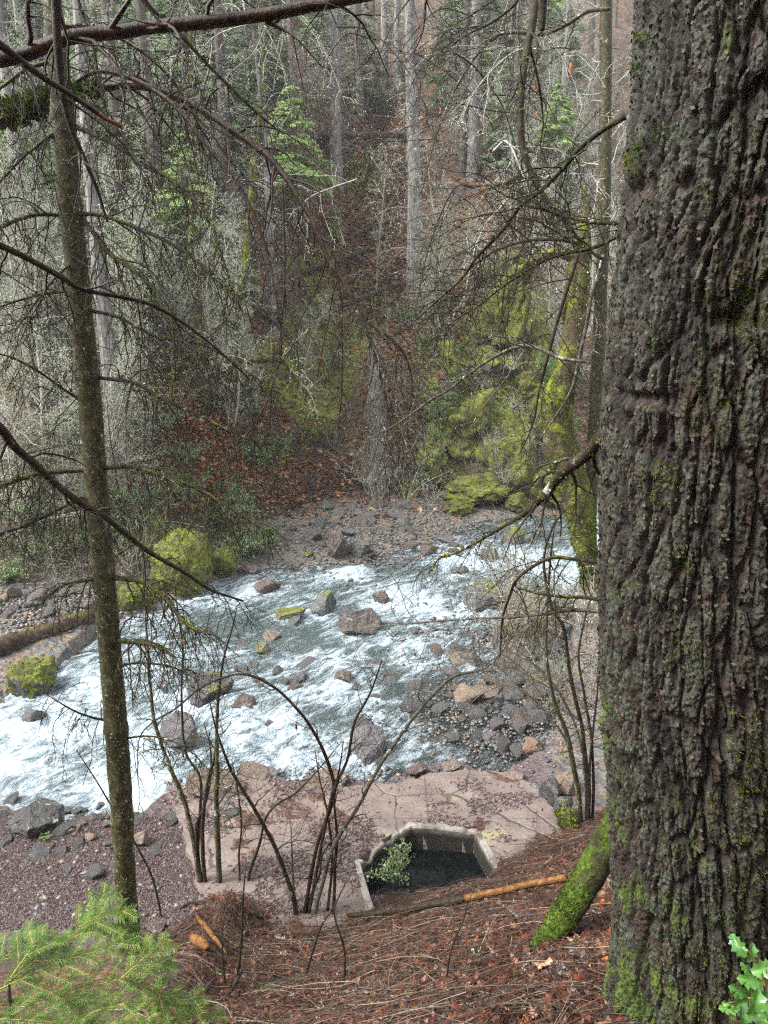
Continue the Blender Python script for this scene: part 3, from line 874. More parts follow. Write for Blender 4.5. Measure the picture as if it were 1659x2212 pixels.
M_ = m_rock
ROCKS = [
 # name, label, u, v, w, h, kind, moss, tufts
 ('boulder', 'dark boulder with a split face at the near water edge left of the slim trunk', 78, 1762, 138, 90, 'dark', .12, 0),
 ('mossy_boulder', 'big rounded boulder covered in bright yellow green moss beside the far water edge', 392, 1208, 138, 156, 'grey', 1.3, 2600),
 ('mossy_boulder', 'smaller mossy boulder tucked against the right side of the big mossy one', 484, 1216, 66, 66, 'grey', 1.2, 700),
 ('mossy_boulder', 'low mossy boulder at the water line just right of the slim trunk', 292, 1285, 92, 66, 'grey', 1.1, 900),
 ('mossy_boulder', 'steep dark boulder with a mossy face at the left edge above white water', 74, 1455, 110, 105, 'dark', .85, 600),
 ('boulder', 'upright grey midstream boulder with moss along both edges', 700, 1299, 64, 60, 'grey', .42, 0),
 ('boulder', 'wide wet brown boulder in the middle of the stream', 784, 1338, 108, 66, 'brown', .18, 0),
 ('boulder', 'low mossy flat boulder left of the upright midstream boulder', 628, 1324, 76, 40, 'brown', .62, 0),
 ('rock', 'small reddish brown rock standing above the wide brown boulder', 826, 1288, 44, 40, 'red', 0, 0),
 ('boulder', 'square dark wet boulder in the white water behind the shrub stems', 396, 1574, 104, 94, 'mauve', 0, 0),
 ('boulder', 'dark overhanging ledge boulder above the square wet boulder', 452, 1488, 112, 60, 'dark', .2, 0),
 ('rock', 'dark submerged rock in the rapids at the left edge', 72, 1546, 50, 40, 'mauve', 0, 0),
 ('rock', 'brown rock with water pouring round it right of the ledge boulder', 526, 1516, 54, 38, 'red', 0, 0),
 ('rock', 'thin grey slab standing on edge near the slim trunk', 352, 1482, 28, 46, 'grey', .1, 0),
 ('rock', 'small brown rock breaking the rapids below the wide brown boulder', 738, 1458, 44, 32, 'brown', 0, 0),
 ('boulder', 'grey square ledge with water running over it at the top of the slab', 797, 1606, 88, 88, 'mauve', 0, 0),
 ('rock', 'pinkish flat rock just under the surface near the mossy boulders', 578, 1264, 60, 34, 'red', 0, 0),
 ('rock', 'small mossy rock in green water left of midstream', 570, 1400, 40, 30, 'brown', .5, 0),
 ('boulder', 'large pale grey boulder with a mossy top at the right of the stream', 1038, 1284, 98, 76, 'grey', .4, 0),
 ('boulder', 'brown moss streaked boulder right of the large pale grey one', 1112, 1338, 84, 86, 'brown', .5, 0),
 ('boulder', 'low dark boulder with moss on its left end among the twigs', 1098, 1362, 70, 48, 'dark', .42, 0),
 ('rock', 'slanted mossy grey rock splitting the white water upstream', 1052, 1196, 50, 36, 'grey', .45, 0),
 ('rock', 'reddish wet rock at the upstream edge of the gravel bar', 922, 1188, 48, 30, 'red', 0, 0),
 ('boulder', 'pale boulder with a bright moss cap at the head of the rapid', 1113, 1158, 60, 44, 'grey', .6, 0),
 ('rock', 'small dark rock in the upstream rapid', 994, 1232, 42, 20, 'dark', 0, 0),
 ('rock', 'mossy grey rock in the shallow riffle below the large pale boulder', 1015, 1424, 54, 38, 'grey', .35, 0),
 ('rock', 'tall angular tan boulder on the gravel bar', 728, 1178, 60, 74, 'brown', .2, 0),
 ('rock', 'flat dark rock on the gravel bar left of the tall angular one', 676, 1157, 50, 32, 'dark', .2, 0),
 ('rock', 'leaning grey slab right of the tall angular boulder', 782, 1186, 52, 44, 'grey', 0, 0),
 ('rock', 'flat red rock at the far water edge beside the small mossy boulder', 540, 1231, 54, 24, 'red', 0, 0),
 ('rock', 'pale grey rock at the top of the gravel bar below the bank', 708, 1095, 30, 20, 'grey', 0, 0),
 ('rock', 'tiny rock with a bright moss cap on the gravel bar', 668, 1196, 24, 16, 'grey', .9, 0),
 ('rock', 'orange rounded cobble in the clear shallows', 1150, 1610, 50, 32, 'orange', 0, 0),
 ('rock', 'small red cobble in the clear shallows', 997, 1552, 20, 20, 'red', 0, 0),
 ('rock', 'bluish slab lying under clear water', 1062, 1590, 60, 28, 'mauve', 0, 0),
 ('rock', 'dark and rust stained block on the upper edge of the slab', 903, 1662, 52, 36, 'red', 0, 0),
 ('rock', 'pale greenish rounded stone on the upper edge of the slab', 976, 1652, 44, 28, 'tan', .15, 0),
 ('rock', 'stack of dark split slate at the right end of the slab', 1190, 1712, 56, 60, 'dark', 0, 0),
 ('rock', 'dark slate leaning behind the slate stack', 1212, 1742, 50, 60, 'dark', .1, 0),
 ('mossy_boulder', 'small mossy lump at the right corner of the slab', 1222, 1775, 40, 56, 'dark', 1.0, 260),
 ('rock', 'narrow pale kerb stone along the upper right slab edge', 1112, 1680, 54, 30, 'tan', 0, 0),
 ('rock', 'second pale kerb stone nearer the slate stack', 1150, 1702, 46, 26, 'grey', 0, 0),
 ('rock', 'dark kerb stone touching the slate stack', 1170, 1718, 36, 22, 'dark', 0, 0),
 ('boulder', 'large flat pinkish stone at the upper left slab corner', 462, 1694, 168, 84, 'tan', 0, 0),
 ('boulder', 'smooth tan boulder half in white water above the slab', 548, 1668, 76, 46, 'tan', .1, 0),
 ('rock', 'dark wet rock beside the smooth tan boulder', 586, 1668, 44, 26, 'mauve', 0, 0),
 ('rock', 'rust orange flat stone on the slab edge behind the shrub stems', 512, 1700, 60, 30, 'orange', 0, 0),
 ('rock', 'pale flat stone with a dark hollow on the upper slab edge', 690, 1686, 120, 36, 'tan', 0, 0),
 ('rock', 'yellowish stone leaning at the foot of the water beside the slim trunk', 308, 1806, 42, 50, 'tan', .1, 0),
 ('rock', 'green grey slate piece lying by the shrub stems', 486, 1734, 44, 26, 'grey', 0, 0),
 ('rock', 'small pale stone on the dark flat left of the slab', 195, 1808, 28, 20, 'tan', 0, 0),
 ('rock', 'small orange stone on the dark flat left of the slab', 150, 1794, 36, 18, 'orange', 0, 0),
 ('rock', 'pink slab corner poking out at the foot of the litter slope', 335, 2004, 42, 34, 'red', 0, 0),
 ('rock', 'yellow stained stone half out of the shallows', 1225, 1690, 60, 60, 'tan', .2, 0),
]
for k, (nm, lb, u, v, w, h, kd, ms, tf) in enumerate(ROCKS):
    rock(nm, lb, u, v, w, h, M_(kd, ms), 100 + k, cuts=(0 if 'big rounded' in lb else 2 if 'mossy' in nm else 15), moss_tufts=tf, sub=5,
         cat='boulder' if 'boulder' in nm else 'rock', rough=.20 if 'mossy' in nm else .12, depth=.7 if 'flat' in lb else .95)

# the mossy outcrop on the right of the far bank: stacked boulders
OUT = [('tall mossy rib at the top of the outcrop left of the leaning maple', 1092, 690, 130, 210, 1.3), ('bright mossy knob low on the rib of the outcrop', 1140, 838, 84, 74, 1.35),
       ('broad mossy mass in the middle of the outcrop', 1010, 930, 190, 170, 1.25), ('dark mossy foot of the outcrop beside the grey snag', 935, 1005, 120, 120, 1.1),
       ('right shoulder of the mossy outcrop', 1100, 975, 160, 170, 1.25), ('low mossy ledge along the foot of the outcrop', 1040, 1062, 170, 74, 1.1),
       ('small mossy block at the foot of the outcrop on the right', 1122, 1088, 64, 52, .95), ('small mossy block at the foot of the outcrop on the left', 990, 1096, 74, 42, .95),
       ('mossy block under the leaning maple', 1190, 1060, 90, 110, 1.2), ('narrow mossy step on the rib above the broad mass', 1060, 800, 110, 90, .9),
       ('topmost small mossy stone of the outcrop rib', 1062, 606, 70, 56, .9), ('small mossy stone beside the foot of the grey snag', 884, 1058, 46, 50, 1.0),
       ('mossy hump high on the left flank of the outcrop', 1000, 790, 110, 110, 1.3), ('mossy hump between the rib and the leaning maple', 1170, 900, 90, 120, 1.3), ('mossy hump at the upper right flank of the outcrop', 1160, 760, 70, 120, 1.3), ('long mossy hump on the far left flank of the outcrop', 930, 870, 110, 100, 1.1), ('high mossy hump above the outcrop rib', 1110, 580, 80, 70, 1.3)]
for k, (lb, u, v, w, h, ms) in enumerate(OUT):
    rock('outcrop_boulder', lb, u, v, w, h, M_('dark', ms), 300 + k, cuts=8, moss_tufts=int(w * h * .16), sub=5, cat='boulder', rough=.36, depth=1.0, tilt=-.35 if k in (0, 9) else 0, group='boulders of the mossy outcrop')

# loose stones: gravel bar, riffle, left shore
def scatter_stones():
    rng = np.random.default_rng(5)
    kinds = ['grey', 'brown', 'mauve', 'tan', 'dark', 'red']
    protos = []
    for k in range(12):
        p, f = rock_shape(rng, 3, 12, .05); p = p / np.abs(p).max(0)
        protos.append((p * np.array([1, rng.uniform(.6, .9), rng.uniform(.4, .65)]), f))
    mats = [M_(k, 0.) for k in kinds]
    meshes = {}
    done = 0
    spots = [(760, 1140, 200, 70, 110, 'grey wet stone lying loose on the gravel bar below the far bank', 'stones on the gravel bar'),
             (1050, 1490, 150, 90, 70, 'wet stone showing through the shallow riffle on the right', 'stones in the shallow riffle'),
             (120, 1310, 150, 35, 40, 'pale stone on the dry gravel at the left edge of the far shore', 'stones on the left gravel shore'),
             (680, 1430, 210, 110, 22, 'half drowned dark stone in the rapids', 'half drowned stones in the rapids'),
             (190, 1830, 220, 60, 60, 'stone half sunk in the dark flat left of the slab', 'stones on the dark flat'),
             (220, 1765, 230, 14, 46, 'wet stone along the near water edge left of the slab', 'stones along the near water edge'),
             (1130, 1440, 70, 60, 24, 'dark stone among the twigs on the right bank', 'stones on the right bank')]
    for cu, cv, ru, rv, num, lb, gr in spots:
        for k in range(num):
            u, v = cu + rng.normal(0, ru * .6), cv + rng.normal(0, rv * .55)
            P = hit(u, v)
            if P[1] > 27.5 or u > 1300: continue
            s = rng.uniform(.10, .30) * (1.25 if rng.random() < .2 else .8) * (.42 if P[1] < 9.5 else 1)
            pi, mi = rng.integers(12), rng.choice(6, p=[.34, .2, .16, .1, .14, .06])
            if (pi, mi) not in meshes:
                o = mk('stone', protos[pi][0], [protos[pi][1]], mats[mi], smooth=False)
                meshes[(pi, mi)] = o
            else:
                o = meshes[(pi, mi)].copy(); COL.objects.link(o)
            o.location = (P[0], P[1], P[2] + s * (-.12 if 'drowned' in lb else .12))
            o.scale = (s, s, s); o.rotation_euler = (rng.normal(0, .25), rng.normal(0, .25), rng.random() * 6.3)
            tag(o, lb, 'stone', gr)
    # the uncountable rest, one sheet of pebbles
    V, F, C = [], [], []
    v1, f1 = ico(1)
    off = 0
    pal = np.array([(.13, .13, .125), (.06, .06, .062), (.2, .18, .15), (.16, .1, .075), (.22, .22, .21), (.10, .12, .125), (.26, .19, .12), (.08, .06, .06)]) * .6
    n = 9000
    U = np.concatenate([rng.normal(770, 150, 3300), rng.normal(1060, 120, 2300), rng.normal(110, 110, 1100), rng.uniform(0, 420, 260), rng.normal(1160, 70, 800), rng.uniform(350, 1150, 600)])
    Vv = np.concatenate([rng.normal(1135, 48, 3300), rng.normal(1500, 80, 2300), rng.normal(1310, 28, 1100), rng.uniform(1780, 1990, 260), rng.normal(1420, 70, 800), rng.uniform(1660, 1760, 600)])
    for u, v in zip(U, Vv):
        if u > 1300 or u < -20: continue
        P = hit(u, v)
        if P[1] > 27: continue
        s = rng.uniform(.02, .075) * (1 if P[1] > 14 else .6)
        q = v1 * np.array([1, rng.uniform(.6, 1), rng.uniform(.35, .7)]) * s * (1 + .25 * rng.normal(0, 1, (len(v1), 1)))
        a = rng.random() * 6.3
        q = np.column_stack([q[:, 0] * math.cos(a) - q[:, 1] * math.sin(a), q[:, 0] * math.sin(a) + q[:, 1] * math.cos(a), q[:, 2]])
        V.append(q + P + [0, 0, s * .15]); F.append(f1 + off); off += len(v1)
        C.append(np.repeat(pal[rng.integers(8)][None] * rng.uniform(.7, 1.3), len(v1), 0))
    g = G('pebble')
    o = mk('pebbles', np.concatenate(V), [np.concatenate(F)], g.done(g.mix(g.mr(g.noise(25, 5), .3, .7, 0, .6), g.attr('col', True), (.05, .045, .04)), .35), cols=dict(col=np.concatenate(C)))
    tag(o, kind='stuff')
scatter_stones()

# ------------------------------------------------------------------ the hillside wood
def local_limb_system(rng, height, r, nbr, lmin, lmax, droop, up, t0, lean=.05, twl=(.25, .8), ntw=6, nsub=3, rmin=.005, wob=.2):
    """trunk path, list of branches (with twigs)"""
    tr = limb(rng, (0, 0, -.3), (rng.normal(0, lean), rng.normal(0, lean), 1), height + .3, r, r * .25, 12, 0, .05)
    br = sprout(rng, tr[0], tr[1], nbr, lmin, lmax, droop, up, wob, 7, .4, rmin * 1.6, t0, 1.)
    tw = []
    for p, rr in br:
        a = sprout(rng, p, rr, ntw, *twl, droop * .7, .05, .28, 5, .6, rmin, .15, 1.)
        tw += a
        for p2, r2 in a:
            tw += sprout(rng, p2, r2, nsub, twl[0] * .4, twl[1] * .5, droop * .5, .05, .3, 4, .7, rmin * .8, .2, 1.)
    return tr, br, tw

PARK = (0, -200, -100)
def proto_sapling(k, mat, height, r, nbr, L, droop, up, t0, lich, label, lsize=.03, **kw):
    rng = np.random.default_rng(500 + k)
    tr, br, tw = local_limb_system(rng, height, r, nbr, *L, droop, up, t0, **kw)
    root = thing('bare_sapling', label, 'sapling')
    v, f = tubes([tr], 6, .12, 5)
    mk('trunk', v, f, mat, root)
    v, f = join(tubes(br, 4), tubes(tw, 3))
    mk('branches', v, f, mat, root)
    if lich:
        v, f = cards(rng, br + tw, lich, lsize, hang=.8, asp=.7)
        mk('lichen', v, f, MAT['lichen'], root)
    return root

def proto_shrub(k, mat, nst, L, droop, lich, label, leafmat=None, name='bare_shrub', rmin=.004, lsize=.045, per=26, ntw=5, spread=.7, nsub=2, tl=(.2, .6)):
    """many arching stems from one foot"""
    rng = np.random.default_rng(700 + k)
    st, tw = [], []
    for i in range(nst):
        a = rng.random() * 6.28
        e = spread * rng.uniform(.2, 1)
        p = limb(rng, (rng.normal(0, .06), rng.normal(0, .06), -.08), (math.cos(a) * e, math.sin(a) * e, 1), rng.uniform(*L), rmin * 2.4, rmin, 9, droop, .10)
        st.append(p)
        t = sprout(rng, *p, ntw, *tl, droop * .4, .1, .25, 5, .7, rmin * .8, .25, 1.)
        tw += t
        for q in t: tw += sprout(rng, *q, nsub, tl[0] * .5, tl[1] * .5, 0, .05, .3, 4, .7, rmin * .7, .2)
    root = thing(name, label, 'shrub')
    v, f = join(tubes(st, 4), tubes(tw, 3))
    mk('stems', v, f, mat, root)
    if lich:
        v, f = cards(rng, tw, lich, .025, hang=.5, asp=.7); mk('lichen', v, f, MAT['lichen'], root)
    if leafmat:
        v, f = cards(rng, tw, per, lsize, asp=.62, out_off=.6, hang=-.2); mk('leaves', v, f, leafmat, root)
    return root

def bough(rng, p0, d, L, droop, needle, gap, seg=.10, dense=1.):
    """fir bough: stem, side twigs and flat needles (quads)"""
    stem = limb(rng, p0, d, L, .006 + L * .006, .003, 8, droop, .06)
    P = stem[0]
    tw = [stem]
    d0 = norm(P[-1] - P[0]); side0 = norm(np.cross(d0, [0, 0, 1.])); nrm0 = np.cross(side0, d0)
    n = max(3, int(L / seg))
    for k in range(n):
        t = .12 + .86 * (k + .5) / n
        x = t * (len(P) - 1); i = min(int(x), len(P) - 2); p = P[i] + (P[i + 1] - P[i]) * (x - i)
        T = norm(P[i + 1] - P[i])
        for s in (-1, 1):
            sd = norm(np.cross(T, [0, 0, 1.])) * s
            dd = norm(T * .75 + sd * .8 + np.array([0, 0, rng.normal(-.08, .1)]))
            tw.append(limb(rng, p, dd, L * .52 * (1.05 - t) + .06, .003, .002, 5, droop * .6, .08))
    C, D, S = [], [], []
    for p, r in tw:
        Ls = np.linalg.norm(np.diff(p, axis=0), axis=1).sum()
        m = max(3, int(Ls / gap))
        t = np.linspace(.05, 1, m) * (len(p) - 1); i = np.minimum(t.astype(int), len(p) - 2); f = (t - i)[:, None]
        q = p[i] + (p[i + 1] - p[i]) * f; T = norm(p[i + 1] - p[i])
        sd = norm(np.cross(T, np.array([0, 0, 1.]) + rng.normal(0, .12, (m, 3))))
        for s in (-1, 1):
            C.append(q); D.append(norm(T * .55 + sd * s * .9 + rng.normal(0, .13, (m, 3)))); S.append(np.cross(sd, T))
    C, D, S = np.concatenate(C), np.concatenate(D), np.concatenate(S)
    w = norm(np.cross(D, S + rng.normal(0, .8, S.shape))) * needle * .09 * dense
    ln = needle * rng.uniform(.75, 1.1, (len(C), 1))
    V = np.stack([C - w * .6, C + w * .6, C + D * ln * .7 + w, C + D * ln, C + D * ln * .7 - w], 1).reshape(-1, 3)
    F = np.arange(len(C) * 5).reshape(-1, 5)
    return tw, V, F

def proto_fir(k, height, mat, label, needle=.09, gap=.05, whorl=.42, base=.4, crown_w=.36, name='young_fir', seg=.16, dense=3.0, trunk_mat='conifer_dark', r=None):
    rng = np.random.default_rng(900 + k)
    root = thing(name, label, 'fir')
    tr = limb(rng, (0, 0, -.3), (0, 0, 1), height + .3, r or height * .012, .01, 12, 0, .02)
    v, f = tubes([tr], 7, .1, 5); mk('trunk', v, f, MAT[trunk_mat], root)
    B, NV, NF, off = [], [], [], 0
    z = base
    while z < height * .97:
        t = (z - base) / (height - base)
        for i in range(rng.integers(4, 7)):
            a = rng.random() * 6.28
            L = max(.15, height * crown_w * (1 - t) ** .8 * rng.uniform(.65, 1.1))
            tw, v, f = bough(rng, (0, 0, z + rng.normal(0, .08)), (math.cos(a), math.sin(a), .28 - .2 * (1 - t)), L, .09, needle, gap, seg * (1 + L * .2), dense)
            B += tw; NV.append(v); NF.append(f + off); off += len(v)
        z += whorl * rng.uniform(.8, 1.2)
    v, f = tubes(B, 3); mk('boughs', v, f, MAT[trunk_mat], root)
    mk('needles', np.concatenate(NV), [np.concatenate(NF)], mat, root, smooth=False)
    return root

def proto_conifer(k, mat, label, height=24, r=.30, nd=70, crown_from=10., dl=(.8, 2.4), lich=5, crownmat='fir'):
    rng = np.random.default_rng(1200 + k)
    root = thing('conifer', label, 'conifer')
    tr = limb(rng, (0, 0, -.8), (rng.normal(0, .012), rng.normal(0, .012), 1), height + .8, r * 1.08, .04, 26, 0, .008)
    fl = np.linspace(0, 1, 26); tr = (tr[0], tr[1] * (1 + .25 * np.exp(-fl * 26)))
    v, f = tubes([tr], 12, .10, 3.5); mk('trunk', v, f, mat, root)
    db = sprout(rng, *tr, nd, *dl, .12, -.1, .2, 7, .06, .007, .06, min(1, (crown_from + 4) / height))
    tw = []
    for p in db:
        a = sprout(rng, *p, 7, .2, .8, .16, 0, .25, 5, .6, .005, .15); tw += a
        for q in a: tw += sprout(rng, *q, 2, .1, .4, .1, 0, .3, 4, .7, .004)
    v, f = join(tubes(db, 4), tubes(tw, 3)); mk('dead_branches', v, f, MAT['twig'], root)
    v, f = cards(rng, db + tw, lich, .04, hang=1, asp=.7); mk('lichen', v, f, MAT['lichen'], root)
    NV, NF, off, B = [], [], 0, []
    z = crown_from
    while z < height - .3:
        t = (z - crown_from) / (height - crown_from)
        for i in range(4):
            a = rng.random() * 6.28
            tw, v, f = bough(rng, (0, 0, z), (math.cos(a), math.sin(a), -.05), max(.3, 1.4 * (1 - t) ** .7 * rng.uniform(.6, 1.1)), .06, .20, .11, .3, 2.2)
            B += tw; NV.append(v); NF.append(f + off); off += len(v)
        z += .7
    v, f = tubes(B, 3); mk('boughs', v, f, MAT['conifer_dark'], root)
    mk('needles', np.concatenate(NV), [np.concatenate(NF)], MAT[crownmat], root, smooth=False)
    return root

def wood():
    rng = np.random.default_rng(77)
    used = set()
    def place(proto, u, v, s=1., label=None, group=None, rz=None, tilt=(0, 0), P=None, lift=0.):
        P = hit(u, v) if P is None else P
        rz = rng.random() * 6.28 if rz is None else rz
        if proto.name not in used:
            used.add(proto.name)
            proto.location = (P[0], P[1], P[2] + lift); proto.rotation_euler = (*tilt, rz); proto.scale = (s, s, s)
            return tag(proto, label, None, group)
        return dup(proto, (P[0], P[1], P[2] + lift), rz, s, label, group, tilt)
    # --- named conifer trunks
    c1 = proto_conifer(0, MAT['conifer'], '', 30, .34, 60, 17)
    c2 = proto_conifer(1, MAT['conifer'], '', 28, .26, 90, 16, lich=9)
    c3 = proto_conifer(2, MAT['conifer_dark'], '', 26, .20, 80, 15)
    c4 = proto_conifer(3, MAT['conifer_dark'], '', 28, .28, 110, 15, (1., 2.8), lich=10)
    for pr, u, v, s, lb in [
        (c1, 727, 392, 1.0, 'straight grey conifer standing at the top of the red leaf clearing'),
        (c1, 895, 628, .98, 'straight pale grey conifer with its foot right of the leaf gully'),
        (c1, 1022, 378, .95, 'straight grey conifer, right one of a pair behind the maple twigs'),
        (c3, 1000, 372, 1.1, 'dark conifer trunk, left one of a pair behind the maple twigs'),
        (c2, 830, 195, 1.0, 'thin grey conifer high on the slope, left one of two close together'),
        (c2, 860, 178, 1.0, 'thin grey conifer high on the slope, right one of two close together'),
        (c2, 260, 1012, .85, 'grey lichen scabbed conifer rising from the bank just right of the slim trunk'),
        (c4, 358, 640, .8, 'lichen hung conifer above the arching bare limb'),
        (c2, 592, 720, .62, 'thin grey conifer left of the green fir sprays'),
        (c3, 640, 500, .95, 'dark conifer trunk just left of the leaf clearing'),
        (c4, 275, 560, .8, 'dark lichen draped conifer between the slim trunk and the arching limb'),
        (c3, 425, 600, .9, 'dark conifer with hanging lichen under the arching limb'),
        (c4, 500, 560, .8, 'lichen draped conifer among the thin trunks left of the clearing'),
        (c2, 60, 640, .8, 'grey conifer at the left edge behind the slim trunk'),
        (c3, 20, 800, .8, 'dark thin conifer at the far left edge of the slope'),
        (c4, 780, 255, .9, 'bushy dark conifer at the head of the leaf clearing'),
        (c3, 1110, 330, .9, 'dark conifer behind the hanging mossy branch on the right'),
        (c2, 1200, 420, .8, 'grey conifer behind the crossing branches on the right')]:
        place(pr, u, v, s, lb, 'conifers on the slope')
    hi = 'conifer standing far up the slope among many alike'
    for k in range(30):
        u = rng.uniform(-150, 1800); v = rng.uniform(-60, 330)
        if 640 < u < 900 and v > 150: continue
        P = hit(u, v)
        if P[1] > 100: continue
        place([c2, c3, c4, c3][k % 4], u, v, rng.uniform(.6, .95), hi, 'far conifers', P=P)
    # --- green firs
    f1 = proto_fir(0, 8.6, MAT['fir_bright'], '', .11, .045, .40, 4.6, .26, dense=3.6); f5 = proto_fir(7, 2.6, MAT['fir_bright'], '', .08, .045); f2 = proto_fir(1, 8, MAT['fir'], '', .12, .06, .5, .5, .30); f3 = proto_fir(2, 4.2, MAT['fir_pale'], '', .085, .045)
    f4 = proto_fir(3, 9.5, MAT['fir_pale'], '', .13, .065, .55, .6, .27)
    for pr, u, v, s, lb in [
        (f1, 640, 640, 1.0, 'bright green young fir with spreading sprays at the left of the clearing'),
        (f5, 716, 520, .95, 'small bright green fir below the straight grey conifer'),
        (f3, 330, 640, .9, 'pale green young fir under the arching limb'),
        (f3, 270, 720, .9, 'pale green young fir just right of the slim trunk'),
        (f2, 790, 240, .85, 'narrow dark green fir at the head of the leaf clearing'),
        (f4, 480, 330, .9, 'tall pale green fir behind the thick bare limb'),
        (f4, 380, 300, 1., 'tall soft green fir at the upper left of the slope'),
        (f2, 560, 260, .9, 'dark green fir above the bright young fir'),
        (f3, 1240, 850, .42, 'small fir sprig growing beside the mossy leaning maple'),
        (f3, 1235, 770, .40, 'small pale fir seedling above the sprig by the mossy maple'),
        (f2, 1085, 215, .9, 'green fir at the top of the slope right of centre'),
        (f1, 1180, 200, .9, 'bright green fir at the top of the slope on the right'),
        (f4, 690, 150, .8, 'soft green fir at the top left of the clearing'),
        (f3, 495, 860, .34, 'fir seedling at the foot of the mossy forked maple'),
        (f3, 540, 895, .36, 'fir seedling hanging over the leafy bank'),
        (f2, 120, 560, .6, 'dark green fir behind the left branches of the slim trunk'),
        (f3, 430, 560, .8, 'pale green fir in the lichen thicket left of centre'),
        (f4, 200, 330, .8, 'tall pale fir at the upper left corner of the slope'),
        (f2, 40, 340, .8, 'dark green fir at the upper left edge')]:
        place(pr, u, v, s, lb, 'firs on the slope')
    for k in range(30):
        u, v = (rng.uniform(-20, 560), rng.uniform(330, 800)) if k < 22 else (rng.uniform(920, 1290), rng.uniform(260, 520))
        place([f3, f3, f4, f1][k % 4], u, v, rng.uniform(.45, .9), 'pale green fir half hidden in the twigs left of the leaf gully' if k < 22 else 'pale green fir half hidden in the twigs right of the leaf gully', 'firs in the thicket')
    for k in range(46):
        u = rng.uniform(-150, 1800); v = rng.uniform(-60, 290)
        if 660 < u < 900 and v > 190: continue
        P = hit(u, v)
        if P[1] > 105: continue
        place([f2, f4, f3, f2][k % 4], u, v, rng.uniform(.7, 1.2), 'green fir far up the slope among many alike', 'far firs', P=P)
    # --- bare, lichen grown saplings
    s = [proto_sapling(0, MAT['twig'], 6.5, .045, 34, (.7, 2.2), .03, .15, .12, 13, ''),
         proto_sapling(1, MAT['twig'], 5.0, .035, 30, (.6, 1.9), .06, .05, .12, 16, '', ntw=7),
         proto_sapling(2, MAT['twig_pale'], 4.2, .03, 26, (.6, 1.8), .02, .25, .1, 9, ''),
         proto_sapling(3, MAT['twig'], 8.0, .06, 40, (.9, 2.6), .05, .1, .15, 12, ''),
         proto_sapling(4, MAT['twig_pale'], 3.2, .022, 22, (.5, 1.4), .0, .3, .1, 12, ''),
         proto_sapling(5, MAT['twig_moss'], 6.0, .05, 34, (.8, 2.2), .08, .05, .1, 9, '')]
    regs = [(-60, 590, 330, 900, 84, 'bare lichen grown sapling in the thicket left of the leaf gully', 'saplings left of the gully'),
            (880, 1660, 300, 860, 74, 'bare lichen grown sapling in the thicket right of the leaf gully', 'saplings right of the gully'),
            (560, 900, 560, 800, 9, 'bare thin sapling standing in the leaf gully', 'saplings in the gully'),
            (-150, 1750, 40, 330, 66, 'bare lichen grown sapling high on the slope', 'saplings high on the slope'),
            (0, 330, 900, 1180, 22, 'thin bare sapling above the left far shore', 'saplings above the left shore'),
            (1120, 1500, 60, 420, 34, 'bare lichen grown sapling high on the slope beside the big trunk', 'saplings beside the big trunk'),
            (-40, 520, 560, 900, 34, 'bare pale sapling on the lower left slope', 'saplings on the lower left slope'),
            (460, 700, 820, 960, 7, 'lichen hung sapling on the bank above the gravel bar', 'saplings above the gravel bar')]
    for ua, ub, va, vb, num, lb, gr in regs:
        for k in range(num):
            u, v = rng.uniform(ua, ub), rng.uniform(va, vb)
            if 630 < u < 890 and 250 < v < 560: continue
            if 520 < u < 790 and 430 < v < 700 and rng.random() < .85: continue
            P = hit(u, v)
            if P[1] > 95: continue
            pr = s[rng.choice(6, p=[.24, .2, .16, .14, .16, .10])]
            if 860 < u < 925 and v < 660: continue
            s_ = rng.uniform(.6, 1.05) * (.45 if 520 < u < 905 and P[1] < 36 else .85 if P[1] < 28 else 1)
            place(pr, u, v, s_, lb, gr, P=P, tilt=(rng.normal(0, .12), rng.normal(0, .12)))
    # --- shrubs
    b = [proto_shrub(0, MAT['twig_pale'], 10, (1.2, 2.6), .10, 0, ''), proto_shrub(1, MAT['twig'], 12, (.8, 2.0), .12, 10, ''), proto_shrub(2, MAT['twig_pale'], 14, (.7, 1.5), .08, 0, '', spread=1.1)]
    for ua, ub, va, vb, num, lb, gr in [
        (-20, 340, 860, 1270, 46, 'straw coloured bare shrub on the left far shore', 'bare shrubs on the left shore'),
        (880, 1290, 560, 1090, 56, 'bare thin shrub on and around the mossy outcrop', 'bare shrubs round the outcrop'),
        (380, 900, 720, 1010, 26, 'bare thin shrub on the red leaf bank', 'bare shrubs on the leaf bank'),
        (1080, 1290, 1290, 1560, 20, 'bare thin shrub on the right bank by the big trunk', 'bare shrubs on the right bank')]:
        for k in range(num):
            u, v = rng.uniform(ua, ub), rng.uniform(va, vb)
            place(b[rng.integers(3)], u, v, rng.uniform(.6, 1.1), lb, gr, tilt=(rng.normal(0, .2), rng.normal(0, .2)))
    l1 = proto_shrub(3, MAT['twig_dark'], 14, (.7, 1.5), .10, 0, '', MAT['leaf'], 'leafy_shrub', ntw=8, lsize=.055)
    l2 = proto_shrub(4, MAT['twig_dark'], 16, (.7, 1.4), .12, 0, '', MAT['leaf_pale'], 'leafy_shrub', ntw=9, lsize=.06, per=34)
    for k in range(26):
        u, v = rng.uniform(900, 1200), rng.uniform(700, 1080)
        P = hit(u, v); P[1] -= rng.uniform(.2, 1.1); P[2] += rng.uniform(.1, .9)
        place([b[1], b[1], l1][k % 3], u, v, rng.uniform(.35, .7), 'small twiggy plant growing on the mossy outcrop', 'plants on the outcrop', P=P, tilt=(rng.uniform(.1, .7), rng.normal(0, .3)))
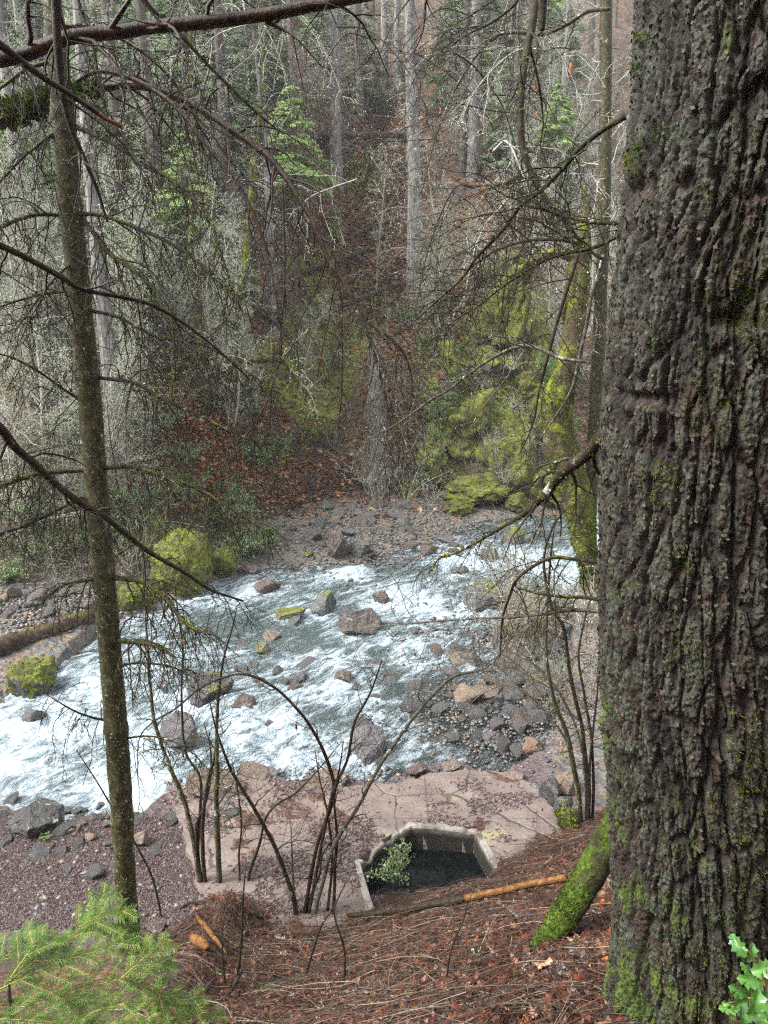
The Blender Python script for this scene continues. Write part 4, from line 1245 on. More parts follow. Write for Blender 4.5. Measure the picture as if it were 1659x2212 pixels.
    for pr, u, v, sc_, lb in [
        (l1, 560, 1010, 1., 'leafy green shrub spilling over the undercut bank'), (l1, 600, 985, .8, 'leafy green shrub at the right end of the undercut bank'),
        (l2, 530, 1205, 1., 'pale leaved shrub beside the big mossy boulder'), (l2, 480, 1130, 1., 'pale leaved shrub behind the big mossy boulder'),
        (l2, 560, 1180, .8, 'low pale leaved shrub on the left end of the gravel bar'),
        (l1, 300, 1120, 1., 'dark leaved shrub behind the slim trunk on the far shore'), (l1, 380, 1090, 1., 'leafy shrub on the bank above the big mossy boulder'),
        (l1, 250, 1170, .9, 'leafy shrub left of the big mossy boulder'), (l2, 110, 1200, .8, 'pale leaved shrub on the left far shore'), (l1, 60, 1140, .8, 'leafy shrub at the left edge of the far shore'),
        (l1, 950, 905, .9, 'small leafy shrub on the face of the mossy outcrop'), (l2, 970, 870, .7, 'pale leafy shrub above the one on the outcrop face'),
        (l1, 500, 1090, .9, 'leafy shrub on the leaf bank above the gravel bar'), (l2, 200, 1080, .8, 'pale leafy shrub behind the slim trunk'),
        (l1, 1230, 930, .6, 'small leafy shrub behind the mossy leaning maple'), (l2, 20, 1255, .7, 'low pale shrub on the left gravel shore'), (l1, 140, 960, .9, 'leafy shrub low on the left slope'),
        (l2, 330, 930, .9, 'pale leafy shrub on the red leaf bank left of centre'), (l2, 160, 870, 1., 'pale leafy shrub high on the left bank'), (l2, 60, 1010, 1., 'pale leafy shrub at the left edge of the leaf bank'), (l2, 400, 1000, .8, 'pale leafy shrub above the undercut bank'), (l2, 880, 700, .9, 'pale leafy shrub by the foot of the pale grey conifer'), (l2, 660, 700, .9, 'leafy shrub low in the leaf gully'), (l1, 720, 800, .8, 'leafy shrub on the mossy bank left of the grey snag')]:
        place(pr, u, v, sc_, lb, 'leafy shrubs on the far bank')
wood()

# ------------------------------------------------------------------ logs, snag, mossy maples across the stream
def tube_thing(name, label, cat, pts, radii, mat, n=24, sides=10, rough=.1, freq=4, group=None, caps=True, seed=1, kind=None, parent=None, origin=None):
    P = resample(pts, n)
    r = np.interp(np.linspace(0, 1, n), np.linspace(0, 1, len(radii)), radii)
    v, f = tubes([(P, r)], sides, rough, freq, caps, seed)
    if parent is not None:
        return mk(name, v, f, mat, parent, origin), P, r
    o = mk(name, v, f, mat, None, tuple(P[0]))
    return tag(o, label, cat, group), P, r

def tufts(rng, P, r, count, size, spread=1.0, up=.0, thr=.42):
    t = rng.random(count) * (len(P) - 1); i = np.minimum(t.astype(int), len(P) - 2); f = (t - i)
    c = P[i] + (P[i + 1] - P[i]) * f[:, None]; rr = r[i] * (1 - f) + r[i + 1] * f
    T = norm(P[i + 1] - P[i]); d = rng.normal(0, 1, (count, 3)); d[:, 2] += up; d = norm(d - T * (d * T).sum(1)[:, None])
    keep = fbm((c + d * rr[:, None]) * 3.1, 3, 71) > thr
    return flakes(rng, (c + d * (rr * spread)[:, None])[keep], size, .6)

def log_on(name, label, a, b, r, mat, lift=.4, n=16, group=None, tf=0):
    Pa, Pb = hit(*a), hit(*b)
    P = np.array([Pa, (Pa + Pb) / 2, Pb]); P[:, 2] += r * lift
    o, Q, rr = tube_thing(name, label, 'log', P, [r, r * 1.05, r * .85, r * .95, r * .7], mat, 40, 12, .30, 3.2, group)
    if tf:
        rng = np.random.default_rng(abs(int(a[0])) + 3)
        v, f = tufts(rng, Q, rr, tf, .05, 1., 1.); mk('moss', v, f, MAT['mosstuft'], o, Q[0])
    return o
for nm, lb, a, b, r, mt, tf in [
    ('fallen_log', 'brown fallen log lying across the slope behind the straight grey conifer', (672, 298), (880, 296), .24, 'log', 120),
    ('fallen_log', 'dark fallen log slanting up out of the leaf gully', (650, 592), (800, 540), .14, 'log', 160),
    ('fallen_log', 'dark fallen log low in the leaf gully', (655, 692), (880, 612), .15, 'log', 160),
    ('fallen_log', 'thin fallen log near the top of the leaf gully', (745, 520), (850, 470), .12, 'log', 0),
    ('fallen_log', 'moss topped log on the left slope behind the slim trunk', (0, 712), (150, 664), .32, 'mossy', 500),
    ('fallen_log', 'wet brown log reaching from the left edge to the slim trunk over the stream edge', (-60, 1432), (205, 1338), .22, 'log', 120),
    ('fallen_log', 'pale rotten log in the twigs on the left far slope', (150, 1010), (330, 1000), .10, 'log', 0)]:
    log_on(nm, lb, a, b, r, MAT[mt], tf=tf)

def big_bank_trees():
    rng = np.random.default_rng(31)
    # grey broken snag at the far bank
    B = hit(826, 1056); Y = B[1]
    root = thing('dead_snag', 'broad mauve grey dead snag with a flared foot above the gravel bar', 'snag', tuple(B))
    P = np.array([B + [0, 0, -.4], at(822, 980, Y), at(814, 880, Y + .1), at(816, 800, Y + .2), at(806, 752, Y + .2)])
    o, Q, r = tube_thing('trunk', None, None, P, [.74, .44, .35, .31, .2], MAT['snag'], 60, 26, .42, 2.6, parent=root, origin=B)
    st = sprout(rng, Q, r, 9, .4, 1.2, .1, 0, .2, 6, .12, .02, .2, .95)
    v, f = tubes(st, 5); mk('branch_stubs', v, f, MAT['snag'], root, B)
    for k in range(5):
        sh = proto_shrub(20 + k, MAT['twig'], 8, (1.2, 3.0), .08, 8, 'thin bare bush standing in front of the grey snag', ntw=6, nsub=3)
        q = hit(rng.uniform(770, 880), rng.uniform(1050, 1080)); sh.location = (q[0], q[1] - .5, q[2]); sh['group'] = 'bushes in front of the snag'
    # forked mossy maple left of centre
    B = hit(446, 872); Y = B[1]
    root = thing('mossy_maple', 'forked moss covered maple with crooked arms on the red leaf bank', 'maple', tuple(B))
    for pts, rr in [(((446, 880), (438, 800), (430, 730), (420, 620), (412, 540), (416, 440)), (.22, .19, .16, .13, .10, .05)),
                    (((448, 868), (470, 810), (500, 778), (510, 720), (515, 660), (530, 560), (542, 440), (545, 330)), (.20, .18, .17, .14, .12, .11, .10, .05)),
                    (((494, 870), (500, 800), (498, 740)), (.15, .13, .10)),
                    (((500, 780), (560, 776), (612, 778), (632, 805), (655, 838), (678, 866)), (.14, .12, .11, .10, .08, .04))]:
        P = np.array([at(u, v, Y) for u, v in pts]); o, Q, r = tube_thing('limb', None, None, P, rr, MAT['mossy'], 26, 8, .2, 4, parent=root, origin=B)
        v, f = tufts(rng, Q, r, 420, .06); mk('moss', v, f, MAT['mosstuft'], root, B)
        tw = sprout(rng, Q, r, 14, .5, 1.6, .1, .1, .25, 6, .1, .008); t2 = []
        for q in tw: t2 += sprout(rng, *q, 5, .2, .7, .1, 0, .3, 4, .7, .005)
        v, f = join(tubes(tw, 4), tubes(t2, 3)); mk('twigs', v, f, MAT['twig'], root, B)
        v, f = cards(rng, tw + t2, 26, .035, hang=1, asp=.7); mk('lichen', v, f, MAT['lichen'], root, B)
    for lb, pts, rr in [('slender leaning trunk padded with bright moss near the arching limb', ((424, 620), (424, 420), (418, 350), (420, 290), (415, 180), (410, 60), (400, -60)), (.10, .10, .13, .12, .06, .05, .05)),
                    ('slender mossy stem high behind the thick bare limb', ((545, 640), (552, 400), (566, 200), (572, 60), (576, -60)), (.10, .10, .09, .08, .07))]:
        B2 = hit(*pts[0]); P = np.array([at(u, v, B2[1]) for u, v in pts])
        root = thing('mossy_sapling', lb, 'sapling', tuple(B2))
        o, Q, r = tube_thing('trunk', None, None, P, rr, MAT['mossy'], 26, 8, .25, 3, parent=root, origin=B2)
        v, f = tufts(rng, Q, r, 500, .07); mk('moss', v, f, MAT['mosstuft'], root, B2)
        tw = sprout(rng, Q, r, 22, .6, 2.0, .1, .1, .25, 6, .1, .008); t2 = []
        for q in tw: t2 += sprout(rng, *q, 6, .2, .8, .1, 0, .3, 4, .7, .005)
        v, f = join(tubes(tw, 4), tubes(t2, 3)); mk('twigs', v, f, MAT['twig'], root, B2)
        v, f = cards(rng, tw + t2, 14, .035, hang=1, asp=.7); mk('lichen', v, f, MAT['lichen'], root, B2)
    # leaning mossy maple on the right bank
    B = hit(1278, 1275); Y = B[1]
    root = thing('leaning_mossy_maple', 'leaning crooked maple thick with bright green moss beside the big furrowed trunk', 'maple', tuple(B))
    sc_ = Y / .93 / FPX
    path = ((1282, 1300), (1276, 1240), (1264, 1180), (1254, 1112), (1240, 1050), (1216, 985), (1203, 914), (1207, 850), (1228, 780), (1245, 690), (1248, 600), (1256, 545), (1262, 500), (1268, 450), (1262, 400))
    wid = np.array((34, 40, 50, 58, 66, 62, 60, 58, 46, 46, 44, 36, 22, 13, 5)) * .5 * sc_
    P = np.array([at(u, v, Y) for u, v in path])
    o, Q, r = tube_thing('trunk', None, None, P, wid, MAT['mossy'], 70, 14, .22, 5, parent=root, origin=B)
    lo = Q[:, 2] < at(1258, 500, Y)[2]
    v, f = tufts(rng, Q[lo], r[lo], 6000, .035, 1.03, .5); mk('moss', v, f, MAT['mosstuft'], root, B)
    v, f = tufts(rng, Q[lo][:40], r[lo][:40] * 1.0, 9000, .045, 1.0, -.5); mk('hanging_moss', v, f, MAT['mossdark'], root, B)
    for pts, rr in [(((1250, 560), (1215, 548), (1185, 548), (1150, 566), (1118, 590), (1098, 598)), (16, 13, 12, 12, 11, 4)),
                    (((1150, 570), (1140, 590), (1134, 615)), (7, 9, 4)),
                    (((1252, 640), (1225, 650), (1212, 700)), (9, 7, 3))]:
        PP = np.array([at(u, v, Y) for u, v in pts]); o2, q2, r2 = tube_thing('mossy_arm', None, None, PP, np.array(rr) * .7 * sc_, MAT['mossy'], 22, 8, .35, 7, parent=root, origin=B)
        v, f = tufts(rng, q2, r2, 500, .04); mk('moss', v, f, MAT['mosstuft'], root, B)
    # grey trunk just left of the big one
    root = None
    B = hit(1298, 905); Yb = min(B[1], 15.5) ; Pq = np.array([at(u, v, Yb) for u, v in ((1293, 760), (1298, 640), (1304, 500), (1307, 350), (1308, 200), (1309, 0), (1310, -200))])
    sc2 = Yb / .97 / FPX
    zb = float(ground_z(np.array([Pq[0][0]]), np.array([Pq[0][1]]))[0])
    Pq = np.concatenate([[[Pq[0][0] + .05, Pq[0][1], zb - .2]], Pq])
    root = thing('slender_trunk', 'slender grey brown trunk standing against the left edge of the big furrowed trunk', 'tree', (Pq[0][0], Pq[0][1], zb))
    o, Q, r = tube_thing('trunk', None, None, Pq, np.array([30, 28, 26, 25, 25, 24, 23, 21]) * .5 * sc2, MAT['slim'], 40, 10, .06, 6, parent=root, origin=root.location)
    tw = sprout(rng, Q, r, 26, .4, 1.6, .03, .1, .22, 6, .12, .006, .4); t2 = []
    for q in tw: t2 += sprout(rng, *q, 5, .2, .6, .05, 0, .3, 4, .7, .004)
    v, f = join(tubes(tw, 4), tubes(t2, 3)); mk('branches', v, f, MAT['twig'], root, root.location)
big_bank_trees()

# roots hanging from the undercut bank
def bank_roots():
    rng = np.random.default_rng(8)
    pr = []
    for k in range(170):
        u, v = rng.uniform(520, 735), rng.uniform(930, 985)
        p = hit(u, v) + [0, -.15, .12]
        pr.append(limb(rng, p, (rng.normal(0, .5), -.45, rng.uniform(-1, .1)), rng.uniform(.4, 1.3), rng.uniform(.006, .018), .003, 7, .28, .22))
    v, f = tubes(pr, 4)
    tag(mk('hanging_roots', v, f, MAT['twig_dark']), kind='stuff')
bank_roots()

# red brown leaves fallen over the far slope
def hill_leaves():
    rng = np.random.default_rng(9)
    V, C = [], []
    pal = np.array([(.26, .07, .025), (.36, .13, .05), (.15, .05, .025), (.40, .21, .10), (.20, .085, .05), (.44, .26, .15), (.09, .045, .03)])
    P = []
    X = rng.normal(0, 1, 30000); 
    for cu, cv, ru, rv, n in ((760, 440, 75, 120, 8000), (440, 930, 110, 90, 5600), (1150, 330, 90, 110, 3000), (840, 300, 60, 60, 2500), (830, 590, 110, 80, 2200), (600, 1050, 160, 40, 1400), (130, 900, 150, 130, 2000), (1300, 880, 60, 90, 900), (600, 700, 330, 260, 4200), (1050, 800, 130, 150, 1200)):
        U, Vv = rng.normal(cu, ru, n), rng.normal(cv, rv, n)
        m = (U > -30) & (U < 1330) & (Vv > 30) & (Vv < 1120)
        P += [hit(a, b) for a, b in zip(U[m], Vv[m])]
    P = np.array(P); P = P[P[:, 1] < 70]; k = len(P)
    P[:, 2] += rng.uniform(.01, .06, k)
    s = rng.uniform(.06, .14, k)
    a = norm(np.column_stack([rng.normal(0, 1, (k, 2)), rng.normal(0, .35, k)])); b = norm(np.cross(a, np.column_stack([rng.normal(0, .3, k), rng.normal(-.3, .3, k), np.ones(k)])))
    up = np.cross(a, b)
    s_ = s[:, None]
    V = np.stack([P - a * s_, P - a * s_ * .2 + b * s_ * .7, P + a * s_ + up * s_ * .3, P - a * s_ * .1 - b * s_ * .7], 1).reshape(-1, 3)
    c = pal[rng.integers(len(pal), size=k)] * rng.uniform(.6, 1.2, (k, 1))
    o = mk('fallen_leaves', V, [np.arange(k * 4).reshape(k, 4)], MAT['deadleaf'], cols=dict(col=np.repeat(c, 4, 0)), smooth=False)
    tag(o, kind='stuff')
hill_leaves()

# low green growth and moss scattered over the far slope
def ground_cover():
    rng = np.random.default_rng(19)
    for nm, mat, spots, size in (('ground_cover', 'leaf_pale', ((150, 1130, 160, 70, 4600), (60, 960, 90, 120, 3000), (430, 1080, 110, 50, 2500), (330, 760, 190, 120, 4400), (300, 500, 260, 120, 3000), (1000, 800, 130, 130, 1800), (200, 620, 200, 110, 2200), (650, 820, 90, 80, 900), (1080, 520, 130, 110, 1500)), .07),
                            ('ground_moss', 'mosstuft', ((690, 560, 60, 40, 2600), (700, 730, 80, 90, 6500), (240, 860, 150, 90, 3500), (380, 690, 120, 90, 2500), (690, 880, 50, 70, 2600), (790, 390, 40, 50, 1600), (300, 1130, 140, 50, 2400), (560, 860, 110, 60, 2200), (1000, 700, 120, 130, 6000), (1060, 850, 110, 130, 6000), (1020, 990, 110, 70, 4000), (120, 740, 110, 60, 2200), (430, 960, 150, 90, 1600), (1180, 900, 70, 100, 1500), (760, 480, 70, 60, 1200)), .075)):
        P = []
        for cu, cv, ru, rv, n in spots:
            U, Vv = rng.normal(cu, ru, n), rng.normal(cv, rv, n)
            m = (U > -40) & (U < 1400) & (Vv > 40) & (Vv < 1200)
            P += [hit(x, y) for x, y in zip(U[m], Vv[m])]
        P = np.array(P); P = P[(P[:, 1] > yF(P[:, 0]) + .5) & (P[:, 1] < 75)]
        P = P[fbm(P * .9, 3, 44) > .44]
        P[:, 2] += np.abs(rng.normal(0, .10 if nm == 'ground_cover' else .03, len(P)))
        v, f = flakes(rng, P, size, .7)
        tag(mk(nm, v, f, MAT[mat]), kind='stuff')
ground_cover()

# ------------------------------------------------------------------ the slim trunk on the left with its dead arms
def trace(pts, Y):
    """traced points (u, v[, Y]) to the world"""
    Ys = Y if isinstance(Y, (list, tuple, np.ndarray)) else [Y] * len(pts)
    Ys = np.interp(np.linspace(0, 1, len(pts)), np.linspace(0, 1, len(Ys)), Ys)
    return np.array([at(p[0], p[1], y) for p, y in zip(pts, Ys)])

def px_r(w, Y, v=900):
    return np.asarray(w, float) * .5 / FPX * (Y / ray(830, v)[1])

def branch_mesh(rng, P, r, ntw, tl, droop, nsub=3, rmin=.0016, up=0., sub=(.06, .3), rough=.22, sides=7, flat=None, t0=.1, spread=1., third=0):
    n = max(12, len(P) * 5)
    Q = resample(P, n); rr = np.interp(np.linspace(0, 1, n), np.linspace(0, 1, len(r)), r)
    Q = Q + np.stack([fbm(Q * 5 + k, 2, 3) - .5 for k in (0, 40, 80)], -1) * rr[:, None] * .8
    tw = sprout(rng, Q, rr, ntw, *tl, droop, up, .22, 8, .4, rmin * 1.5, t0, 1., spread, flat) if ntw else []
    t2 = []
    for q in tw: t2 += sprout(rng, *q, nsub, *sub, droop * .7, up, .25, 5, .7, rmin, .15)
    t3 = []
    if third:
        for q in t2: t3 += sprout(rng, *q, third, sub[0] * .5, sub[1] * .5, droop * .5, up, .3, 4, .7, rmin * .8, .2)
    parts = [tubes([(Q, rr)], sides, rough, 22, True)]
    if tw: parts.append(tubes(tw, 4, .3, 40))
    if t2: parts.append(tubes(t2 + t3, 3))
    v, f = join(*parts)
    return v, f, Q, rr, tw, t2 + t3

def moss_on(rng, Q, r, tw, n, size, per_m=60):
    a = tufts(rng, Q, r, n, size, 1., .3)
    b = cards(rng, tw, per_m, size * .8, .6, .7, .3) if tw else (np.zeros((0, 3)), [])
    return join(a, b) if len(b[0]) else a

def slim_tree():
    rng = np.random.default_rng(21)
    Y = 5.55
    path = ((275, 2010), (272, 1935), (269, 1876), (265, 1776), (257, 1659), (246, 1512), (234, 1362), (222, 1212), (209, 1062), (193, 864), (179, 714), (164, 564), (149, 425), (139, 280), (127, 150), (113, 0), (100, -160), (88, -330))
    wid = (52, 46, 44, 45, 48, 48, 45, 46, 47, 50, 48, 48, 48, 48, 45, 38, 34, 28)
    P = trace(path, Y)
    gz = float(ground_z(np.array([P[0][0]]), np.array([Y]))[0])
    P[0][2] = gz - .25
    base = (float(P[0][0]), Y, gz)
    root = thing('slim_tree', 'slim olive brown trunk with many drooping dead arms standing left of the slab', 'tree', base)
    r = np.array([w * .5 / FPX * (Y / ray(*p)[1]) for w, p in zip(wid, path)])
    n = 300
    Q = resample(P, n); rr = np.interp(np.linspace(0, 1, n), np.linspace(0, 1, len(r)), r)
    ring = np.zeros(n)
    for t in (.18, .27, .36, .46, .55, .62, .70, .78, .86, .93):
        ring += np.exp(-((np.linspace(0, 1, n) - t) / .005) ** 2)
    rr = rr * (1 + .09 * ring)
    v, f = tubes([(Q, rr)], 40, .10, 13, True); 
    mk('trunk', v, f, MAT['slim'], root, base)
    # lichen scales on the bark
    k = 5200
    i = rng.integers(0, n - 1, k); a = rng.random(k) * 6.28
    c = Q[i] + np.column_stack([np.cos(a), np.sin(a), rng.normal(0, .004, k)]) * (rr[i] * 1.02)[:, None]
    v, f = flakes(rng, c, .0062, .8); mk('lichen', v, f, MAT['lichen'], root, base)
    k = 6000
    i = rng.integers(0, n - 1, k); a = rng.random(k) * 6.28
    c = Q[i] + np.column_stack([np.cos(a), np.sin(a), rng.normal(0, .004, k)]) * (rr[i] * 1.0)[:, None]
    ok = fbm(c * 5, 3, 12) > .47
    v, f = flakes(rng, c[ok], .013, .8); mk('moss', v, f, MAT['mossdark'], root, base)
    B = [ # pts, widths, end depth offset, twigs, moss
        (((160, 272), (225, 300), (275, 332), (350, 375), (400, 415), (450, 465), (475, 540), (505, 630)), (12, 9, 8, 8, 7, 6, 4, 2), -.5, 24, 700),
        (((165, 462), (225, 467), (300, 495), (360, 522), (415, 555), (460, 600), (530, 650), (590, 700)), (9, 8, 8, 7, 6, 4, 3, 2), -.4, 20, 350),
        (((140, 466), (85, 464), (40, 474), (0, 492), (-60, 520)), (9, 8, 8, 7, 5), -.4, 10, 160),
        (((175, 470), (200, 500), (230, 540), (260, 564), (300, 594), (350, 644), (372, 694), (377, 780), (377, 864)), (10, 9, 9, 9, 8, 6, 5, 4, 2), -.5, 24, 800),
        (((185, 668), (250, 684), (300, 709), (350, 731), (425, 741), (475, 764), (530, 800), (600, 850)), (8, 7, 7, 6, 5, 4, 3, 2), -.3, 22, 300),
        (((205, 816), (260, 821), (300, 831), (350, 861), (425, 894), (475, 921), (540, 949), (600, 979), (630, 998)), (9, 9, 8, 8, 6, 6, 5, 3, 2), -.4, 26, 260),
        (((215, 1012), (290, 1009), (350, 1029), (425, 1054), (475, 1084), (530, 1119), (590, 1155)), (10, 9, 9, 8, 6, 5, 3), -.4, 26, 700),
        (((195, 1016), (100, 1021), (50, 1034), (0, 1050), (-70, 1080)), (9, 9, 9, 8, 6), -.5, 16, 600),
        (((160, 628), (100, 634), (50, 646), (0, 664), (-50, 690)), (7, 6, 5, 4, 4), -.2, 10, 120),
        (((145, 288), (110, 292), (75, 320), (50, 340), (0, 392), (-40, 430)), (9, 8, 7, 6, 5, 4), -.3, 12, 350),
        (((228, 1246), (300, 1255), (340, 1277), (370, 1307), (395, 1340), (425, 1362), (460, 1370)), (12, 10, 9, 8, 7, 6, 3), -.5, 22, 800),
        (((205, 1075), (170, 1082), (100, 1112), (50, 1137), (0, 1152), (-60, 1180)), (9, 8, 8, 7, 6, 4), -.4, 14, 500),
        (((240, 1382), (290, 1386), (330, 1392), (380, 1420)), (11, 11, 9, 3), -.4, 10, 420),
        (((222, 1252), (185, 1254), (140, 1262), (100, 1290)), (8, 7, 5, 3), -.2, 9, 260),
        (((245, 1560), (200, 1550), (160, 1535), (100, 1500)), (6, 5, 4, 2), -.2, 10, 40),
        (((205, 880), (150, 850), (80, 800), (20, 770), (-40, 760)), (7, 6, 5, 4, 3), -.3, 12, 60),
        (((118, 130), (60, 150), (0, 190), (-60, 230)), (9, 8, 7, 5), -.4, 12, 120),
        (((170, 560), (130, 590), (80, 650), (30, 720)), (6, 5, 4, 2), -.4, 10, 160),
        (((240, 1440), (300, 1432), (370, 1440), (430, 1470)), (6, 5, 4, 2), -.3, 12, 40),
        (((250, 1600), (310, 1590), (370, 1600), (420, 1630)), (5, 4, 3, 2), -.2, 10, 20),
        (((140, 200), (200, 230), (260, 290), (300, 360), (330, 440)), (7, 6, 5, 4, 2), -.4, 16, 160),
        (((120, 60), (190, 60), (270, 90), (350, 150), (410, 230), (440, 300)), (8, 7, 6, 5, 4, 2), .3, 18, 160),
    ]
    for pts, w, dy, ntw, mo in B:
        PP = trace(pts, [Y, Y + dy]); rb = px_r(w, Y, pts[0][1])
        v, f, q, r2, tw, t2 = branch_mesh(rng, PP, rb, int(ntw * 1.5), (.15, .7), .30, 6, .0024, -.12, (.06, .3), .3)
        br = mk('branch', v, f, MAT['twig_moss'], root, base)
        if mo:
            v, f = moss_on(rng, q, r2, tw, mo, .014, 55); mk('moss', v, f, MAT['mosstuft'] if mo > 300 else MAT['mossdark'], br, base)
slim_tree()

